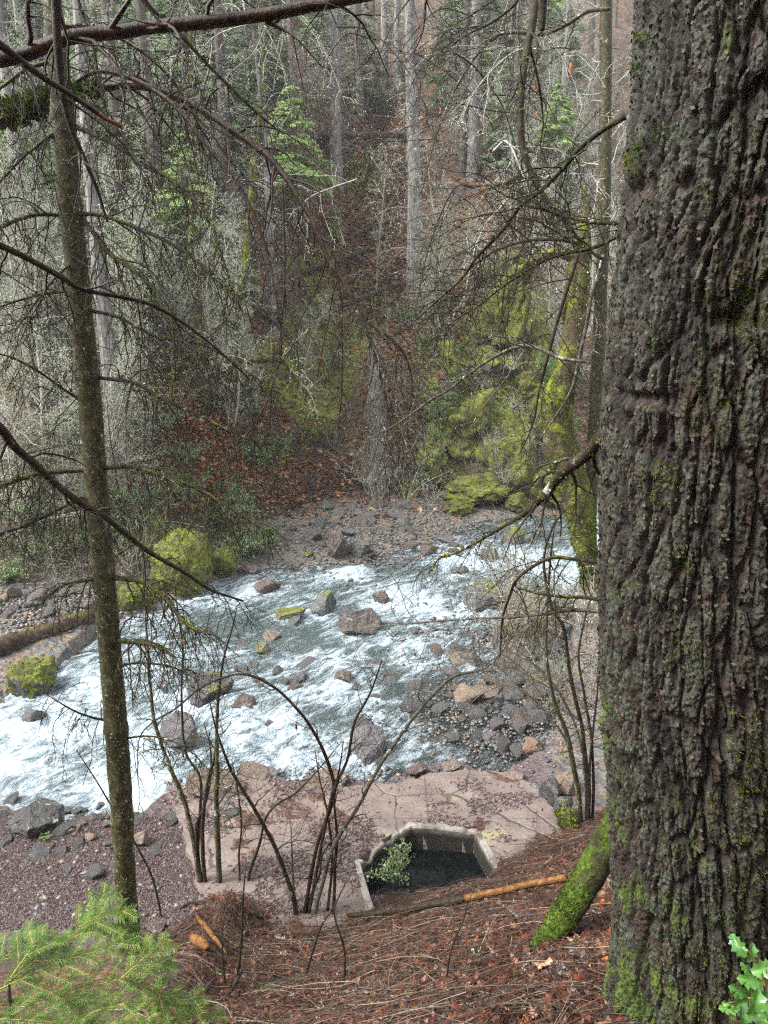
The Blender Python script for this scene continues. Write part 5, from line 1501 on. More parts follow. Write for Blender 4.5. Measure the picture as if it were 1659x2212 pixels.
# ------------------------------------------------------------------ bare limbs reaching into the view from above
def hanging_limbs():
    rng = np.random.default_rng(41)
    L = [ # name, label, cat, pts, widths, depth(s), mat, twigs, tl, droop, moss
     ('bare_limb', 'thick wet dark brown limb crossing the top left corner', ((-120, 152), (-40, 136), (50, 118), (150, 82), (225, 70), (350, 52), (475, 42), (600, 25), (725, 3), (830, -20), (980, -60)), (30, 30, 29, 29, 29, 28, 28, 27, 25, 22, 20), [2.5, 2.9], 'limb_wet', 9, (.2, .6), .12, 0),
     ('arching_limb', 'long wet brown limb arching from a mossy butt at upper left down towards the stream', ((-90, 268), (0, 250), (60, 233), (110, 214), (160, 200), (225, 190), (290, 185), (350, 197), (425, 230), (500, 280), (575, 335), (625, 395), (675, 480), (710, 560), (750, 620), (780, 685), (806, 755), (830, 850), (845, 930)), (44, 46, 46, 34, 19, 18, 18, 17, 17, 16, 15, 14, 12, 11, 10, 8, 7, 5, 3), [5.9, 5.9, 5.4, 5.0], 'limb_wet', 38, (.3, 1.3), .22, 0),
     ('arching_limb', 'thinner brown limb arching under the longest one and hanging towards the left far bank', ((165, 178), (200, 157), (240, 155), (300, 176), (350, 208), (400, 253), (450, 318), (500, 375), (540, 445), (570, 520), (588, 590), (602, 680), (606, 764), (575, 869), (530, 944), (475, 1029)), (9, 10, 10, 10, 10, 9, 9, 8, 8, 7, 6, 5, 5, 4, 3, 2), [5.6, 5.0], 'limb_wet', 26, (.3, 1.1), .22, 0),
     ('dark_limb', 'near black dead limb hanging across the top of the slim trunk', ((120, -40), (124, 0), (127, 100), (135, 200), (155, 280), (185, 350), (210, 410), (232, 480)), (20, 19, 16, 14, 12, 10, 8, 5), [2.2, 2.4], 'twig_dark', 7, (.1, .4), .1, 0),
     ('blurred_limb', 'dark thin limb slanting from the left edge across the middle of the slim trunk', ((-60, 505), (0, 530), (50, 553), (125, 594), (175, 624), (250, 639), (325, 657), (400, 700), (475, 760), (540, 820)), (14, 14, 13, 12, 11, 10, 9, 7, 5, 3), [1.7, 2.2], 'twig_dark', 8, (.1, .35), .12, 0),
     ('mossy_limb', 'dark limb slanting down from the left edge to hanging twigs over the big mossy boulder', ((-40, 895), (0, 924), (30, 964), (65, 994), (115, 1039), (175, 1087), (225, 1117), (275, 1157), (325, 1194), (400, 1237), (450, 1272), (500, 1290), (525, 1298)), (19, 18, 17, 16, 15, 14, 13, 12, 11, 9, 8, 6, 4), [2.4, 3.0], 'twig_dark', 18, (.1, .36), .3, 60),
     ('drooping_limb', 'mossy dark limb hanging from the top edge left of the big trunk and hooking right', ((1168, -40), (1160, 0), (1152, 50), (1140, 100), (1130, 165), (1125, 225), (1125, 300), (1135, 345), (1160, 400), (1190, 445), (1220, 480), (1255, 525), (1272, 545)), (18, 17, 17, 17, 16, 15, 15, 14, 12, 11, 9, 7, 5), [3.6, 3.3], 'twig_moss', 12, (.15, .6), .15, 500),
     ('dead_spray', 'dead limb from the big trunk fanning down left into a spray of fine twigs', ((1352, 250), (1305, 280), (1255, 320), (1215, 365), (1170, 410), (1125, 445), (1100, 480), (1070, 515), (1030, 555), (995, 604), (950, 644), (895, 694), (855, 728)), (13, 11, 10, 9, 9, 8, 8, 7, 7, 6, 5, 4, 2), [3.0, 3.6], 'twig_moss', 30, (.2, .75), .08, 120),
     ('dead_spray', 'brown broken ended limb reaching left from the big trunk above the mossy arm', ((1338, 481), (1280, 480), (1230, 470), (1180, 455), (1118, 440)), (9, 8, 8, 7, 5), [3.0, 3.2], 'twig_moss', 10, (.15, .5), .1, 100),
     ('dead_spray', 'thin limb from the big trunk drooping left over the mossy arm', ((1330, 512), (1280, 535), (1230, 546), (1180, 562), (1130, 590), (1080, 624), (1030, 664), (980, 694), (930, 740)), (8, 8, 7, 6, 6, 5, 4, 3, 2), [3.0, 3.4], 'twig_moss', 24, (.2, .6), .1, 100),
     ('dead_spray', 'low arching thin limb that starts beside the mossy arm and droops left', ((1300, 560), (1255, 532), (1215, 520), (1155, 519), (1105, 529), (1055, 550), (1005, 590), (950, 660), (900, 720)), (7, 7, 7, 6, 6, 5, 4, 3, 2), [3.3, 3.8], 'twig_moss', 24, (.2, .7), .1, 60),
     ('dead_spray', 'dense cluster of dark hanging twigs in front of the grey snag', ((770, 670), (800, 740), (830, 790), (850, 860), (862, 940), (860, 1010)), (7, 6, 6, 5, 4, 2), [5.0, 5.1], 'twig_mid', 36, (.2, .9), .22, 0),
     ('dead_spray', 'bundle of thin twigs drooping beside the foot of the grey snag', ((830, 720), (870, 760), (890, 830), (880, 930), (900, 1010)), (6, 5, 5, 4, 2), [5.4, 5.5], 'twig_moss', 22, (.2, .8), .2, 0),
     ('arching_twig', 'pale grey twig arching across the mossy outcrop', ((1265, 782), (1210, 774), (1175, 757), (1140, 747), (1105, 753), (1055, 779), (1005, 814), (975, 839), (930, 864), (860, 914), (800, 945)), (7, 8, 8, 8, 8, 7, 6, 5, 5, 4, 2), [4.0, 4.6], 'twig_mid', 18, (.2, .7), .1, 0),
     ('mossy_root_limb', 'rough mossy broken limb jutting from the big trunk and thinning out over the upstream rapid', ((1304, 935), (1294, 949), (1270, 979), (1230, 1009), (1200, 1039), (1175, 1072), (1130, 1112), (1080, 1142), (1030, 1172), (980, 1197), (950, 1206), (925, 1240)), (24, 26, 26, 24, 22, 18, 12, 8, 6, 5, 4, 2), [2.9, 3.4], 'twig_moss', 16, (.15, .5), .18, 700),
     ('pale_twig', 'pale lichen grey branch curving down in front of the mossy leaning maple', ((1304, 550), (1290, 600), (1276, 650), (1265, 710), (1250, 775), (1235, 839), (1200, 899), (1165, 950)), (6, 8, 8, 8, 7, 6, 5, 3), [5.0, 5.2], 'twig_mid', 10, (.15, .6), .12, 0),
     ('dark_twig', 'dark thin branch hanging down left of the mossy leaning maple', ((1262, 500), (1244, 564), (1220, 639), (1200, 709), (1180, 784), (1165, 844), (1150, 920), (1120, 985)), (7, 8, 8, 7, 7, 6, 4, 2), [4.2, 4.4], 'twig_dark', 14, (.15, .6), .14, 0),
     ('bare_twig', 'straight thin twig reaching left from the big trunk over the right of the stream', ((1310, 1322), (1240, 1318), (1150, 1330), (1080, 1334), (1030, 1336), (930, 1343), (830, 1352), (770, 1360)), (8, 7, 6, 5, 5, 4, 3, 2), [3.2, 3.9], 'twig_mid', 16, (.15, .6), .06, 0),
     ('bare_twig', 'bent twig dropping left from the big trunk beside the large pale grey boulder', ((1300, 1215), (1240, 1208), (1195, 1205), (1150, 1225), (1115, 1255), (1100, 1290), (1085, 1340), (1080, 1420)), (9, 8, 8, 7, 7, 6, 5, 3), [3.2, 3.6], 'twig_moss', 14, (.15, .6), .1, 40),
     ('bare_twig', 'thick ended twig off the big trunk just above the upstream boulders', ((1302, 1296), (1260, 1290), (1210, 1288), (1160, 1282), (1120, 1270)), (9, 8, 7, 6, 3), [3.2, 3.4], 'twig_moss', 10, (.15, .5), .1, 40),
     ('bare_limb_stub', 'short mossy broken stub hanging at the top edge beside the drooping limb', ((1176, -40), (1174, 0), (1173, 40), (1171, 66)), (20, 18, 17, 12), [3.5, 3.5], 'twig_moss', 0, (.1, .2), .1, 220),
     ('bare_twig', 'long arching thin branch crossing the upper right behind the hanging mossy limb', ((1320, 20), (1270, 25), (1220, 55), (1170, 75), (1110, 70), (1070, 80), (1030, 120), (980, 200), (940, 300), (910, 420)), (9, 9, 9, 8, 8, 7, 6, 5, 4, 2), [7, 7.5], 'twig_mid', 34, (.3, 1.2), .08, 0),
     ('bare_twig', 'dark straight branch slanting from the top edge towards the grey conifer pair', ((1140, -40), (1110, 10), (1060, 50), (1000, 80), (940, 130)), (7, 7, 6, 4, 2), [5, 5.4], 'twig_dark', 12, (.2, .7), .1, 0),
     ('bare_twig', 'dark mossy branch slanting from the top left across to the bright fir sprays', ((300, -20), (330, 20), (380, 65), (430, 120), (480, 170), (530, 220), (575, 260), (605, 285)), (8, 8, 8, 7, 7, 6, 5, 2), [4.4, 4.6], 'twig_moss', 16, (.15, .6), .12, 120),
     ('bare_twig', 'long thin branch hanging straight down right of the arching limb', ((720, 560), (737, 640), (738, 700), (739, 780), (737, 860), (730, 930)), (4, 4, 4, 4, 3, 2), [5, 5], 'twig_dark', 10, (.1, .5), .2, 0),
     ('bare_twig', 'long thin branch hanging straight down left of the fir sprays', ((610, 390), (613, 480), (615, 560), (613, 640), (606, 720), (600, 800)), (5, 5, 5, 4, 3, 2), [5, 5], 'twig_dark', 12, (.1, .5), .2, 0),
     ('bare_twig', 'thin mossy twig hanging in front of the lichen conifer above the arching limb', ((165, -20), (175, 20), (190, 60), (203, 110), (215, 170), (228, 230), (238, 300)), (7, 7, 6, 6, 5, 4, 2), [4.2, 4.2], 'twig_moss', 10, (.1, .4), .2, 160),
    ]
    for k, (nm, lb, pts, w, dep, mt, ntw, tl, dr, mo) in enumerate(L):
        P = trace(pts, dep)
        Ym = np.mean(dep); r = px_r(w, Ym, pts[len(pts) // 2][1])
        v, f, q, rr, tw, t2 = branch_mesh(rng, P, r, ntw, tl, dr, 5, .0014 if Ym < 4 else .0022, -.05, (.05, .35), .16, 10, t0=.25 if 'arching' in nm else .12, third=2 if 'spray' in nm or Ym > 4.5 else 1)
        if nm == 'bare_limb': rr = rr
        o = tag(mk(nm, v, f, MAT[mt], None, tuple(P[0])), lb, 'branch')
        if nm == 'arching_limb' and w[0] > 30:
            v, f = moss_on(rng, q[:26], rr[:26], [], 2600, .03); mk('moss', v, f, MAT['mosstuft'], o, P[0])
            v, f = moss_on(rng, q[:26], rr[:26], [], 1600, .05); mk('moss_fringe', v, f, MAT['mossdark'], o, P[0])
        elif mo:
            v, f = moss_on(rng, q, rr, tw, mo, .012 * Ym / 3, 30); mk('moss', v, f, MAT['mosstuft'] if mo > 200 else MAT['mossdark'], o, P[0])
    # the many finer sprays hanging among them
    for reg, num, lb, gr in (((180, 900, -60, 420), 18, 'fine bare twig spray hanging in the air left of the grey snag', 'twig sprays left of the snag'), ((900, 1290, -40, 480), 18, 'fine bare twig spray hanging in the air near the big trunk', 'twig sprays near the big trunk'), ((-40, 180, 100, 1100), 10, 'fine bare twig spray at the left edge behind the slim trunk', 'twig sprays at the left edge')):
        for k in range(num):
            u, v_ = rng.uniform(reg[0], reg[1]), rng.uniform(reg[2], reg[3]); Y = rng.uniform(5.5, 10)
            s = 1 if rng.random() < .6 else -1
            if reg[0] > 800: s = -1 if rng.random() < .75 else 1
            du = s * rng.uniform(60, 260); dv = rng.uniform(60, 330)
            P = trace(((u, v_), (u + du * .35, v_ - rng.uniform(-20, 40) + dv * .12), (u + du * .75, v_ + dv * .45), (u + du, v_ + dv)), [Y, Y + rng.uniform(-.6, .6)])
            v, f, q, rr, tw, t2 = branch_mesh(rng, P, np.array([.010, .008, .006, .003]) * rng.uniform(.6, 1.1), 11, (.2, 1.0), .12, 3, .0022, 0, (.08, .4), .16, 6, third=1)
            o = tag(mk('twig_spray', v, f, MAT[['twig_dark', 'twig_mid', 'twig', 'twig_moss'][k % 4]], None, tuple(P[0])), lb, 'twig_mid', gr)
            if k % 4 in (1, 2):
                v, f = cards(rng, tw + t2, 16, .012, .6, .7, .5); mk('lichen', v, f, MAT['lichen'], o, P[0])
    # the snapped branch with its raw orange end
    P = trace(((-60, 55), (0, 95), (50, 133), (100, 170), (160, 208), (212, 245)), [1.75, 1.95]); r = px_r((19, 18, 16, 14, 12, 11), 1.85, 150)
    v, f, q, rr, tw, t2 = branch_mesh(rng, P, r, 3, (.06, .2), .1, 3, .0012, 0, (.03, .1), .12, 10)
    o = tag(mk('snapped_branch', v, f, MAT['twig_dark'], None, tuple(P[0])), 'dark snapped branch at upper left with a raw orange splintered tip', 'branch')
    P2 = np.array([q[-1], q[-1] + (q[-1] - q[-6]) * .35, at(256, 270, 1.99), at(264, 277, 2.0)])
    v, f = tubes([(resample(P2, 14), np.interp(np.linspace(0, 1, 14), [0, .3, .8, 1], [rr[-1] * 1.02, rr[-1] * 1.0, rr[-1] * .9, rr[-1] * .25]))], 9, .3, 60, True)
    mk('broken_tip', v, f, MAT['barkless'], o, P[0])
hanging_limbs()

# ------------------------------------------------------------------ multi-stemmed bare shrubs on the near bank
def near_shrubs():
    rng = np.random.default_rng(55)
    CL = {
     'A': ('bare_shrub', 'bare many stemmed shrub with mossy feet beside the left end of the slab', (450, 1915), [
        (((436, 1915), (420, 1826), (400, 1741), (375, 1676), (360, 1640), (335, 1562), (325, 1487), (320, 1412), (312, 1300), (308, 1220)), (16, 14, 12, 11, 10, 9, 8, 7, 5, 3), 'mossy_dark'),
        (((445, 1915), (437, 1826), (440, 1751), (452, 1676), (465, 1626), (470, 1537), (480, 1437), (500, 1362), (512, 1310)), (12, 11, 10, 9, 8, 7, 6, 4, 2), 'twig_dark'),
        (((474, 1912), (470, 1816), (467, 1726), (470, 1666), (468, 1560), (472, 1480)), (15, 14, 13, 10, 7, 4), 'mossy_dark'),
        (((440, 1915), (428, 1840), (432, 1760), (432, 1680), (400, 1620), (392, 1500), (395, 1400), (385, 1330), (375, 1240)), (9, 8, 8, 7, 6, 6, 5, 4, 2), 'twig_moss'),
        (((430, 1915), (424, 1830), (425, 1780), (440, 1745), (452, 1700), (455, 1620), (440, 1560)), (8, 7, 7, 6, 5, 4, 2), 'twig_dark'),
        (((526, 1940), (540, 1880), (560, 1826), (575, 1766), (600, 1736), (640, 1712), (690, 1660), (740, 1600)), (8, 8, 7, 6, 6, 5, 4, 2), 'twig_moss'),
        (((520, 1940), (516, 1850), (522, 1780), (512, 1700), (500, 1640)), (6, 5, 5, 4, 2), 'twig_dark')]),
     'B': ('bare_shrub', 'bare shrub of long fanning stems at the foot of the slab in the middle', (665, 1985), [
        (((640, 1990), (636, 1950), (620, 1896), (595, 1831), (560, 1766), (530, 1716), (500, 1666), (478, 1610), (460, 1550), (450, 1500)), (15, 14, 12, 11, 10, 9, 8, 6, 4, 2), 'twig_moss'),
        (((650, 1990), (675, 1876), (690, 1811), (712, 1751), (722, 1701), (705, 1636), (672, 1572), (640, 1530), (600, 1490), (560, 1466), (520, 1456), (470, 1468), (425, 1492), (380, 1530), (330, 1560), (300, 1600), (298, 1690)), (10, 10, 9, 9, 9, 9, 8, 8, 7, 7, 6, 6, 5, 5, 4, 3, 2), 'limb_wet'),
        (((670, 1990), (700, 1896), (722, 1826), (770, 1746), (800, 1691), (830, 1640), (880, 1567), (930, 1507), (980, 1462), (1045, 1445), (1090, 1400), (1130, 1330)), (10, 10, 10, 10, 9, 9, 9, 8, 7, 5, 4, 2), 'twig_mid'),
        (((660, 1990), (690, 1851), (715, 1726), (750, 1640), (765, 1562), (800, 1497), (825, 1427)), (9, 8, 8, 7, 7, 5, 3), 'twig_dark'),
        (((715, 1985), (722, 1940), (724, 1876), (728, 1800), (722, 1730), (735, 1650), (742, 1600)), (9, 9, 8, 7, 6, 4, 2), 'limb_wet'),
        (((700, 1985), (712, 1930), (718, 1850), (708, 1760), (690, 1680), (680, 1620)), (8, 8, 7, 6, 4, 2), 'twig_dark'),
        (((636, 1990), (634, 1920), (630, 1830), (628, 1780)), (7, 6, 4, 2), 'twig_dark'),
        (((655, 1990), (670, 1940), (690, 1890), (700, 1840), (760, 1770), (790, 1758)), (8, 7, 6, 5, 4, 2), 'twig_dark')]),
     'C': ('bare_shrub', 'bare tangled shrub leaning out beside the left edge of the big trunk', (1262, 1780), [
        (((1268, 1780), (1272, 1710), (1265, 1637), (1255, 1562), (1232, 1462), (1220, 1362), (1192, 1312), (1175, 1212), (1195, 1137), (1230, 1092)), (12, 12, 11, 10, 9, 8, 7, 6, 5, 3), 'twig_moss'),
        (((1258, 1780), (1250, 1720), (1240, 1659), (1225, 1587), (1200, 1522), (1185, 1452), (1180, 1362), (1190, 1202), (1200, 1120)), (14, 14, 13, 11, 9, 8, 6, 5, 2), 'mossy_dark'),
        (((1280, 1780), (1282, 1700), (1278, 1600), (1262, 1500), (1250, 1420), (1262, 1340), (1280, 1280)), (8, 8, 7, 7, 6, 5, 3), 'twig_moss'),
        (((1262, 1780), (1246, 1690), (1222, 1600), (1180, 1540), (1140, 1500), (1095, 1480), (1040, 1500), (1000, 1540)), (7, 7, 6, 6, 5, 4, 3, 2), 'twig_mid'),
        (((1270, 1780), (1262, 1660), (1240, 1560), (1190, 1470), (1130, 1420), (1060, 1400), (1000, 1410)), (7, 7, 6, 5, 4, 3, 2), 'twig_mid'),
        (((1275, 1780), (1275, 1640), (1290, 1500), (1295, 1400)), (6, 6, 5, 3), 'twig_dark')]),
    }
    for key, (nm, lb, bp, stems) in CL.items():
        B = hit(*bp); Y = B[1]
        root = thing(nm, lb, 'shrub', tuple(B))
        for pts, w, mt in stems:
            P = trace(pts, [Y, Y + rng.uniform(-.5, .5)])
            P[0][2] = min(P[0][2], float(ground_z(np.array([P[0][0]]), np.array([P[0][1]]))[0])) - .1
            r = px_r(w, Y, 1700) * .85
            v, f, q, rr, tw, t2 = branch_mesh(rng, P, r, 14, (.2, .7), .03, 4, .0016, .1, (.08, .35), .15, 8, t0=.3, third=1)
            st = mk('stem', v, f, MAT[mt], root, B)
            if mt == 'mossy_dark':
                a, b = moss_on(rng, q[:30], rr[:30], [], 700, .016); mk('moss', a, b, MAT['mosstuft'], st, B)
    # thin whips rising from the litter
    for k, (pts, w) in enumerate([(((350, 1980), (330, 1900), (280, 1800), (240, 1740), (210, 1690), (165, 1620)), (5, 5, 4, 4, 3, 2)), (((490, 2140), (480, 2060), (484, 1980)), (5, 4, 2)),
                    (((505, 2140), (520, 2040), (524, 1950), (530, 1880)), (7, 6, 5, 2)), (((650, 2120), (690, 2010), (720, 1960), (750, 1900)), (5, 5, 4, 2)), (((740, 2130), (745, 2060), (725, 1990), (722, 1960)), (5, 5, 4, 3)),
                    (((960, 2130), (975, 2050), (1000, 1990), (1010, 1950)), (4, 4, 3, 2))]):
        B = hit(*pts[0]); P = trace(pts, B[1]); P[0][2] -= .1
        v, f, q, rr, tw, t2 = branch_mesh(rng, P, px_r(w, B[1], 2000), 8, (.1, .35), .02, 3, .0014, .1, (.05, .2), .15, 6, t0=.2)
        lbs = ['thin bare whip rising in front of the slim trunk foot', 'short bare whip at the right side of the fir boughs', 'dark bare whip right of the fir boughs reaching the slab edge', 'thin whip slanting right in front of the middle shrub',
               'thin crooked whip rising below the middle shrub', 'thin pale whip in the twig litter below the barkless pole']
        tag(mk('bare_whip', v, f, MAT['twig_dark'], None, tuple(P[0])), lbs[k], 'sapling')
    # leafy bush over the tank
    rng = np.random.default_rng(58)
    B = on_z(850, 1905, -5.42)
    root = thing('leafy_bush', 'small leafy grey green bush growing over the left of the open tank', 'bush', tuple(B))
    st, tw = [], []
    for k in range(16):
        tgt = at(rng.uniform(815, 925), rng.uniform(1815, 1890), B[1] + rng.uniform(-.1, .35))
        p = limb(rng, B + rng.normal(0, .05, 3) * [1, 1, 0], tgt - B + [0, 0, .08], np.linalg.norm(tgt - B) * 1.05, .005, .002, 7, .03, .12); st.append(p)
        tw += sprout(rng, *p, 7, .06, .2, .02, .1, .3, 5, .7, .0014, .3)
    v, f = join(tubes(st, 4), tubes(tw, 3)); mk('stems', v, f, MAT['twig_moss'], root, B)
    v, f = cards(rng, tw, 110, .030, .6, .5, -.2); mk('leaves', v, f, MAT['leaf_pale'], root, B)
near_shrubs()

# ------------------------------------------------------------------ the big furrowed trunk
def m_bigbark():
    g = G('furrowed_bark')
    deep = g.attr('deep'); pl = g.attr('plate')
    n = g.noise(38, 8, .72); n2 = g.noise(7, 5, .65)
    base = g.ramp(n, [(.28, (.008, .005, .004)), (.5, (.026, .018, .012)), (.72, (.064, .048, .034))])
    red = g.ramp(g.noise(60, 5, .7), [(.35, (.022, .012, .008)), (.65, (.07, .04, .028))])
    base = g.mix(g.mr(g.noise(3.3, 5, .6), .50, .62), base, red)
    lich = g.ramp(g.noise(70, 4, .7), [(.3, (.015, .018, .011)), (.5, (.047, .052, .034)), (.72, (.13, .14, .10))])
    lf = g.mr(g.ma('ADD', g.ma('ADD', g.noise(16, 7, .72), g.ma('MULTIPLY', pl, .26)), g.ma('MULTIPLY', g.noise(1.6, 3), .25)), .725, .86)
    c = g.mix(lf, base, lich)
    moss = g.ramp(g.noise(90, 4, .7), [(.3, (.018, .03, .005)), (.6, (.085, .13, .014)), (.75, (.17, .22, .03))])
    mf = g.mr(g.ma('ADD', g.ma('ADD', g.noise(5.5, 7, .68), g.ma('MULTIPLY', g.noise(1.3, 2), .3)), g.ma('MULTIPLY', g.attr('low'), .17)), .76, .86)
    c = g.mix(mf, c, moss)
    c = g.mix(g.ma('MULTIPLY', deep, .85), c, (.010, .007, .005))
    h = g.ma('ADD', g.noise(95, 6, .75), g.ma('MULTIPLY', n, 1.4))
    return g.done(c, .62, g.bump(h, 1., .012), .35)

def big_trunk():
    rng = np.random.default_rng(3)
    Y0 = 2.62
    # left silhouette in the photograph fixes the axis and radius at each height
    sil = ((-300, 1372), (0, 1366), (150, 1362), (300, 1350), (450, 1338), (600, 1318), (760, 1307), (900, 1296), (1100, 1292), (1300, 1288), (1500, 1292), (1700, 1308), (1850, 1314), (2000, 1322), (2120, 1326), (2200, 1318), (2330, 1292))
    zz, le = [], []
    for v, u in sil:
        p = at(u + 13 + 8 * max(0, min(1, (800 - v) / 700)), v, Y0); zz.append(p[2]); le.append(p[0])
    o = np.argsort(zz); zz = np.array(zz)[o]; le = np.array(le)[o]
    R0 = .40
    zs = np.concatenate([np.arange(-3.7, 1.35, .0055), np.arange(1.36, 9, .08)])
    na = 760
    th = np.linspace(0, 2 * np.pi, na, endpoint=False)
    # finer towards the visible (left/front) side
    Z, TH = np.meshgrid(zs, th, indexing='ij')
    rad = R0 * (1 + .0 * Z) + .07 * np.exp(-(Z + 3.3) / .35)
    rad = rad * np.interp(Z, [-3, 1, 9], [1.02, .97, .8])
    lx = np.interp(Z, zz, le); lx = np.where(Z > zz[-1], zz[-1] * 0 + le[-1] + .0 * Z, lx)
    ax = lx + np.interp(zs, [-3, 1, 9], [1.02, .97, .8])[:, None] * R0 + .012
    S = TH * R0
    # plates: tall irregular cells, warped
    def cells(fx, fz, seed, wamp):
        q = np.stack([np.cos(TH) * 2.2, np.sin(TH) * 2.2, Z * 2.2], -1).reshape(-1, 3)
        wx = ((fbm(q * 2.2, 3, seed) - .5) * wamp).reshape(TH.shape); wz = ((fbm(q * 1.6 + 9, 3, seed + 5) - .5) * wamp * 3).reshape(TH.shape)
        per = 2 * np.pi * R0
        x = (S + wx); y = Z + wz
        # wrap by blending the seam at the back (hidden side)
        f1, f2, cid = worley(x * fx, y * fz, seed)
        return f2 - f1, cid
    e1, id1 = cells(15, 3.3, 3, .085)
    e2, id2 = cells(36, 16, 7, .04)
    e3, id3 = cells(95, 46, 9, .012)
    P3 = np.stack([np.cos(TH) * R0, np.sin(TH) * R0, Z * .55], -1).reshape(-1, 3)
    n1 = fbm(P3 * 9, 5, 33).reshape(TH.shape); n2 = fbm(P3 * np.array([34, 34, 26]), 4, 35).reshape(TH.shape); n3 = fbm(P3 * np.array([110, 110, 150]), 3, 36).reshape(TH.shape)
    ridge = 1 - np.abs(fbm(P3 * np.array([15, 15, 3.0]), 4, 39).reshape(TH.shape) - .5) * 4.2
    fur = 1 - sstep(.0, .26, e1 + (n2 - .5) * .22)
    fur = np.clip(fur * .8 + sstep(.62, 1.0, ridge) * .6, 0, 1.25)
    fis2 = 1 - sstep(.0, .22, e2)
    h = -.032 * fur - .007 * fis2 + .010 * (id1 - .5) + .007 * (id2 - .5) + .003 * (id3 - .5) - .003 * (1 - sstep(0, .2, e3)) + .014 * (n1 - .5) + .010 * (.5 - np.abs(n2 - .5) * 4) * .5 + .020 * (n2 - .5) + .016 * (n3 - .5) - .008 * np.abs(n3 - .5)
    # a few knot hollows / horizontal scars traced on the bark
    def ring(u, v, ru, rv, a):
        p = at(u, v, Y0 - .36)
        zc = p[2]; xc = p[0]
        X = ax + rad * np.cos(TH)
        return a * np.exp(-(((X - xc) / (ru / FPX * Y0)) ** 2 + ((Z - zc) / (rv / FPX * Y0)) ** 2)) * (np.sin(TH) < .2)
    for u, v, ru, rv, a in ((1440, 345, 26, 16, -.05), (1600, 690, 36, 18, -.045), (1440, 870, 36, 12, -.035), (1350, 1030, 20, 24, -.05), (1350, 1680, 40, 12, -.05), (1560, 1600, 14, 70, -.035), (1600, 720, 40, 16, .012), (1470, 900, 40, 10, .015), (1370, 1710, 40, 14, .03)):
        h = h + ring(u, v, ru, rv, a)
    r = rad + h
    Xv = ax + r * np.cos(TH); Yv = Y0 + .06 + r * np.sin(TH)
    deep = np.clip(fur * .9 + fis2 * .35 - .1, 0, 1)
    plate = np.clip(.5 + (h + .01) * 22, 0, 1)
    m = len(zs)
    idx = np.arange(m * na).reshape(m, na)
    a, b = idx[:-1], idx[1:]
    F = np.stack([a, np.roll(a, -1, 1), np.roll(b, -1, 1), b], -1).reshape(-1, 4)
    base = (float(ax[0, 0]), Y0 + .06, -3.15)
    root = thing('big_fir_tree', 'massive deeply furrowed grey brown trunk with lichen and moss filling the right side', 'tree', base)
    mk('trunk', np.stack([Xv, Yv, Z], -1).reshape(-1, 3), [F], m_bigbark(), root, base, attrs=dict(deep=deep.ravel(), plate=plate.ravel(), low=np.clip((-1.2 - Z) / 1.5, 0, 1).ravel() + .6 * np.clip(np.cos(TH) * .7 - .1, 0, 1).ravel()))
    # bark flakes standing off the plates
    k = 46000
    i = rng.integers(0, 915, k); j = rng.integers(0, na, k)
    ok = (plate[i, j] > .35) & (np.sin(TH[i, j]) < .35)
    i, j = i[ok], j[ok]
    c = np.stack([Xv[i, j], Yv[i, j], Z[i, j]], -1); nn = np.stack([np.cos(TH[i, j]), np.sin(TH[i, j]), 0 * c[:, 0]], -1)
    k = len(c)
    tz = norm(np.stack([-np.sin(TH[i, j]), np.cos(TH[i, j]), rng.normal(0, 1.2, k)], -1) + rng.normal(0, .25, (k, 3)))
    b2 = norm(np.cross(nn + rng.normal(0, .35, (k, 3)), tz))
    s = rng.uniform(.003, .011, (k, 1))
    V = np.stack([c - tz * s, c - b2 * s * .7 + nn * s * .25, c + tz * s + nn * s * .55, c + b2 * s * .7 + nn * s * .2], 1).reshape(-1, 3)
    gcol = np.array([(.045, .035, .026), (.055, .032, .023), (.045, .05, .036), (.055, .06, .044), (.02, .016, .012), (.048, .052, .038)])
    cc = gcol[rng.choice(6, k, p=[.2, .14, .26, .14, .12, .14])] * rng.uniform(.7, 1.2, (k, 1))
    mk('bark_flakes', V, [np.arange(k * 4).reshape(k, 4)], m_attr('bark_flake', .7, .3), root, base, smooth=False, cols=dict(col=np.repeat(cc, 4, 0)))
    # moss cushions where the photograph shows them
    for u, v, rr, dens in ((1368, 355, 18, 500), (1375, 145, 10, 260), (1382, 325, 11, 260), (1432, 285, 16, 260), (1430, 735, 14, 260), (1428, 1045, 22, 420), (1545, 880, 30, 500), (1600, 640, 34, 420), (1560, 640, 26, 300), (1640, 690, 30, 600), (1468, 1210, 14, 240), (1580, 270, 22, 200), (1480, 1420, 24, 240), (1600, 25, 18, 200), (1560, 445, 24, 240), (1650, 475, 26, 300), (1500, 2120, 50, 500), (1600, 1760, 40, 500), (1630, 1600, 30, 400), (1480, 2010, 40, 300), (1392, 80, 9, 120), (1645, 1900, 40, 500), (1575, 1950, 30, 300), (1440, 1320, 20, 160)):
        px, py = to_px(Xv, Yv, Z)
        d2 = (px - u) ** 2 + (py - v) ** 2 + 1e9 * (np.sin(TH) > .3)
        wgt = np.argsort(d2.ravel())[:max(60, int(rr * rr * 2.2))]
        pick = rng.choice(wgt, dens)
        c = np.stack([Xv.ravel()[pick], Yv.ravel()[pick], Z.ravel()[pick]], -1)
        t2 = TH.ravel()[pick]; nn = np.stack([np.cos(t2), np.sin(t2), 0 * t2 + .15], -1)
        d = norm(nn + rng.normal(0, .45, (dens, 3))); w = norm(np.cross(d, rng.normal(0, 1, (dens, 3))))
        L = rng.uniform(.006, .020, (dens, 1)); ww = .0016
        V = np.stack([c - w * ww, c + w * ww, c + d * L], 1).reshape(-1, 3)
